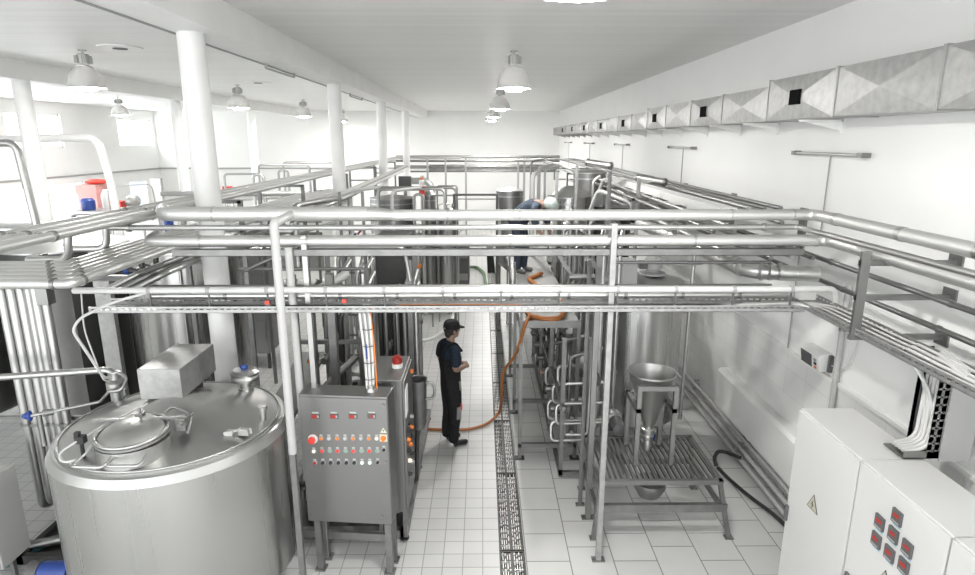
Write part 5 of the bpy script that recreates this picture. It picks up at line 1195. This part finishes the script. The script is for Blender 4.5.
# standing worker -------------------------------------------------
PW_ = Vector((-.43, 7.74, 0)); yaw = R(30)
Rz = Matrix.Rotation(yaw, 3, 'Z')
def W(v): return PW_ + Rz @ Vector(v)
t = thing('person', PW_, 'standing person in black dungarees, dark blue shirt and black cap in the aisle', 'person')
b = {'pelvis': (W((0,0,.95)), (.115,.14)), 'waist': (W((.0,0,1.10)), (.10,.13)), 'chest': (W((-.005,0,1.30)), (.105,.15)), 'neckb': (W((-.012,0,1.47)), (.06,.075)), 'neck': (W((.01,0,1.545)), .052), 'skull': (W((.03,0,1.62)), .055)}
ed = [('pelvis','waist'), ('waist','chest'), ('chest','neckb'), ('neckb','neck'), ('neck','skull')]
for s, n in ((-1, 'r'), (1, 'l')):
    b[n+'sh'] = (W((-.015, s*.175, 1.43)), .062); b[n+'el'] = (W((-.05, s*.235, 1.17)), .045); b[n+'wr'] = (W((.175, s*.10, 1.145)), .031)
    b[n+'hip'] = (W((0, s*.085, .88)), .09); b[n+'kn'] = (W((.02, s*.095, .49)), .058); b[n+'an'] = (W((-.02, s*.10, .09)), .042)
    ed += [('neckb', n+'sh'), (n+'sh', n+'el'), (n+'el', n+'wr'), ('pelvis', n+'hip'), (n+'hip', n+'kn'), (n+'kn', n+'an')]
mb = MB(); mb.add(*skin(b, ed, 'pelvis'))
q = head(mb, W((.03, 0, 1.655)), Rz)
hand(mb, W((.165, -.10, 1.145)), Rz @ Vector((.75, .62, .05)), Rz @ Vector((-.3, .7, -.5)), 1)
hand(mb, W((.165, .10, 1.135)), Rz @ Vector((.8, -.58, -.05)), Rz @ Vector((-.3, -.7, -.5)), -1)
remeshed('body', mb, 'skin', t, .0075, 2)
for s in (-1, 1):
    obj('eye', MB().ball(q(.083, s*.032, .012), .011), 'black', t)
hb = MB(); hb.ball(q(-.02, 0, .02), .10, (1, .86, .95)); hb.ball(q(-.06, 0, -.04), .062, (.75, 1.05, 1.0)); obj('hair', hb, 'hair', t)
cm = MB(); cm.M = Matrix.Translation(q(-.005, 0, .06)) @ Rz.to_4x4() @ Matrix.Rotation(R(4), 4, 'Y')
cm.lathe([(.112, -.03), (.113, .0), (.105, .04), (.08, .07), (.04, .085), (0, .088)], (0,0,0), 28)
cm.prism([(.06, -.085, -.012), (.13, -.075, -.016), (.175, -.045, -.022), (.19, 0, -.025), (.175, .045, -.022), (.13, .075, -.016), (.06, .085, -.012)], (0, 0, -.012))
obj('cap', cm, 'overall_cloth', t)
obj('cap_strap', MB(cm.M).box(-.118, -.108, -.03, .03, -.03, -.015), 'grey_patch', t)
# shirt
b2 = {'waist': (W((0,0,1.05)), (.125,.16)), 'chest': (W((-.01,0,1.30)), (.138,.185)), 'neckb': (W((-.015,0,1.46)), (.085,.105)), 'coll': (W((0,0,1.515)), .064)}
e2 = [('waist','chest'), ('chest','neckb'), ('neckb','coll')]
for s, n in ((-1, 'r'), (1, 'l')):
    b2[n+'sh'] = (W((-.018, s*.19, 1.42)), .082); b2[n+'up'] = (W((-.035, s*.226, 1.30)), .074); b2[n+'cf'] = (W((-.046, s*.240, 1.20)), .070)
    e2 += [('neckb', n+'sh'), (n+'sh', n+'up'), (n+'up', n+'cf')]
mb = MB(); mb.add(*skin(b2, e2, 'chest')); remeshed('shirt', mb, 'shirt_navy', t, .010, 2)
# dungarees
b3 = {'pelvis': (W((-.005,0,.97)), (.155,.19)), 'waist': (W((0,0,1.10)), (.142,.18)), 'bib': (W((-.004,0,1.24)), (.146,.180)), 'top': (W((-.008,0,1.34)), (.144,.17))}
e3 = [('pelvis','waist'), ('waist','bib'), ('bib','top')]
for s, n in ((-1, 'r'), (1, 'l')):
    b3[n+'hip'] = (W((-.005, s*.092, .86)), .125); b3[n+'th'] = (W((.01, s*.096, .66)), .104); b3[n+'kn'] = (W((.015, s*.098, .47)), .088); b3[n+'cf'] = (W((-.02, s*.10, .24)), .082); b3[n+'hem'] = (W((-.02, s*.102, .10)), .073); b3[n+'h2'] = (W((-.018, s*.102, .065)), .070)
    e3 += [('pelvis', n+'hip'), (n+'hip', n+'th'), (n+'th', n+'kn'), (n+'kn', n+'cf'), (n+'cf', n+'hem'), (n+'hem', n+'h2')]
mb = MB(); mb.add(*skin(b3, e3, 'pelvis')); du = remeshed('dungarees', mb, 'overall_cloth', t, .010, 3)
for s in (-1, 1):
    obj('strap', MB().tube([W((-.150, s*.02, 1.30)), W((-.150, s*.06, 1.40)), W((-.085, s*.105, 1.505)), W((.03, s*.10, 1.50)), W((.135, s*.07, 1.36))], .018, .05, 8), 'overall_cloth', du)
obj('thigh_pocket', MB().prism([W((-.015, -.198, .62)), W((.055, -.190, .62)), W((.055, -.180, .44)), W((-.015, -.188, .44))], Rz @ Vector((.0, -.012, 0))), 'grey_patch', du)
obj('pocket_tag', MB().prism([W((.045, -.197, .66)), W((.066, -.190, .66)), W((.066, -.186, .57)), W((.045, -.193, .57))], Rz @ Vector((.0, -.014, 0))), 'bright_red', du)
obj('hip_tool', MB().tube([W((.04, -.185, .98)), W((.045, -.205, .86))], .014), 'grey_patch', du)
for s, n in ((-1, 'r'), (1, 'l')):
    sh = MB(); nn = {'heel': (W((-.055, s*.104, .045)), (.042,.045)), 'mid': (W((.05, s*.106, .045)), (.042,.044)), 'toe': (W((.155, s*.112, .036)), (.034,.042)), 'tip': (W((.195, s*.113, .032)), (.024,.032)), 'an': (W((-.025, s*.103, .10)), .052)}
    sh.add(*skin(nn, [('heel','mid'), ('mid','toe'), ('toe','tip'), ('heel','an')], 'heel')); 
    sh.v = [Vector((v.x, v.y, max(v.z, .004))) for v in sh.v]
    obj('shoe', sh, 'black', t)
# bending worker on the walkway ------------------------------------
PB = Vector((.70, 10.25, wz)); Rb = Matrix.Rotation(R(-32), 3, 'Z')
def V(v): return PB + Rb @ Vector(v)
t = thing('person', PB, 'bending person in blue work clothes and pale hair cover on the raised walkway', 'person')
b = {'pelvis': (V((-.10,0,.93)), (.12,.14)), 'waist': (V((.02,0,1.06)), (.11,.135)), 'chest': (V((.20,0,1.17)), (.115,.155)), 'neckb': (V((.34,0,1.20)), (.06,.075)), 'neck': (V((.41,0,1.185)), .052), 'skull': (V((.46,0,1.15)), .055)}
ed = [('pelvis','waist'), ('waist','chest'), ('chest','neckb'), ('neckb','neck'), ('neck','skull')]
for s, n in ((-1, 'r'), (1, 'l')):
    b[n+'sh'] = (V((.30, s*.18, 1.17)), .062); b[n+'el'] = (V((.33, s*.23, .89)), .046); b[n+'wr'] = (V((.44, s*.15, .68)), .032)
    b[n+'hip'] = (V((-.09, s*.085, .86)), .092); b[n+'kn'] = (V((-.01, s*.10, .48)), .06); b[n+'an'] = (V((-.05, s*.11, .09)), .042)
    ed += [('neckb', n+'sh'), (n+'sh', n+'el'), (n+'el', n+'wr'), ('pelvis', n+'hip'), (n+'hip', n+'kn'), (n+'kn', n+'an')]
mb = MB(); mb.add(*skin(b, ed, 'pelvis'))
Rh = Rb @ Matrix.Rotation(R(48), 3, 'Y')
q = head(mb, V((.50, 0, 1.145)), Rh)
for s in (-1, 1): hand(mb, V((.435, s*.15, .69)), Rb @ Vector((.35, -s*.2, -.9)), Rb @ Vector((-.5, -s*.6, -.2)), s*-1)
remeshed('body', mb, 'skin', t, .008, 2)
for s in (-1, 1): obj('eye', MB().ball(q(.083, s*.032, .012), .011), 'black', t)
hb = MB(); hb.M = Matrix.Translation(q(-.028, 0, .045)) @ Rh.to_4x4(); hb.ball((0, 0, 0), .128, (1.05, .95, .86), 20, 12); obj('hair_cover', hb, 'cap_cloth', t)
b2 = {'hem': (V((-.14,0,.88)), (.138,.165)), 'waist': (V((.0,0,1.06)), (.135,.16)), 'chest': (V((.19,0,1.175)), (.135,.175)), 'neckb': (V((.335,0,1.20)), (.08,.095)), 'coll': (V((.405,0,1.19)), .068)}
e2 = [('hem','waist'), ('waist','chest'), ('chest','neckb'), ('neckb','coll')]
for s, n in ((-1, 'r'), (1, 'l')):
    b2[n+'sh'] = (V((.295, s*.18, 1.165)), .08); b2[n+'el'] = (V((.33, s*.232, .91)), .065); b2[n+'cf'] = (V((.37, s*.20, .82)), .058)
    e2 += [('neckb', n+'sh'), (n+'sh', n+'el'), (n+'el', n+'cf')]
mb = MB(); mb.add(*skin(b2, e2, 'chest')); remeshed('jacket', mb, 'jacket_blue', t, .011, 3)
b3 = {'pelvis': (V((-.10,0,.93)), (.132,.158))}; e3 = []
for s, n in ((-1, 'r'), (1, 'l')):
    b3[n+'hip'] = (V((-.09, s*.09, .84)), .108); b3[n+'kn'] = (V((-.015, s*.102, .47)), .08); b3[n+'hem'] = (V((-.05, s*.11, .10)), .072); b3[n+'h2'] = (V((-.05, s*.11, .07)), .07)
    e3 += [('pelvis', n+'hip'), (n+'hip', n+'kn'), (n+'kn', n+'hem'), (n+'hem', n+'h2')]
mb = MB(); mb.add(*skin(b3, e3, 'pelvis')); remeshed('trousers', mb, 'trouser_blue', t, .011, 3)
for s in (-1, 1):
    sh = MB(); nn = {'heel': (V((-.08, s*.112, .045)), (.042,.045)), 'mid': (V((.02, s*.115, .045)), (.042,.044)), 'toe': (V((.13, s*.12, .036)), (.034,.042)), 'an': (V((-.055, s*.112, .10)), .052)}
    sh.add(*skin(nn, [('heel','mid'), ('mid','toe'), ('heel','an')], 'heel')); sh.v = [Vector((v.x, v.y, max(v.z, wz+.003))) for v in sh.v]
    obj('shoe', sh, 'dark_grey', t)
# ------------------------------------------------------------------ daylight and added fill
w = bpy.data.worlds.new('world'); S.world = w; w.use_nodes = True
bg = w.node_tree.nodes['Background']; bg.inputs[0].default_value = (.97, .985, 1, 1); bg.inputs[1].default_value = 2.0  # also an added soft fill from behind the camera, where no wall stands
def area(name, loc, rot, sx, sy, power, col=(1, .99, .97)):
    l = bpy.data.lights.new(name, 'AREA'); l.shape = 'RECTANGLE'; l.size = sx; l.size_y = sy; l.energy = power; l.color = col
    o = bpy.data.objects.new(name, l); COL.objects.link(o); o.location = loc; o.rotation_euler = rot; return o
area('door_daylight', (XL-.4, (D0+D1)/2, DZ/2), (0, R(-90), 0), DZ, D1-D0, 160)
area('window_daylight', (XL-.4, (wa0+wa1)/2, (wz0+wz1)/2), (0, R(-90), 0), wz1-wz0, wa1-wa0, 60)
area('window_daylight', (XL-.4, (wb0+wb1)/2, (wz0+wz1)/2), (0, R(-90), 0), wz1-wz0, wb1-wb0, 60)
S.view_settings.view_transform = 'Standard'; S.view_settings.look = 'None'; S.view_settings.gamma = 1
S.view_settings.use_curve_mapping = False
S.view_settings.exposure = 1.06
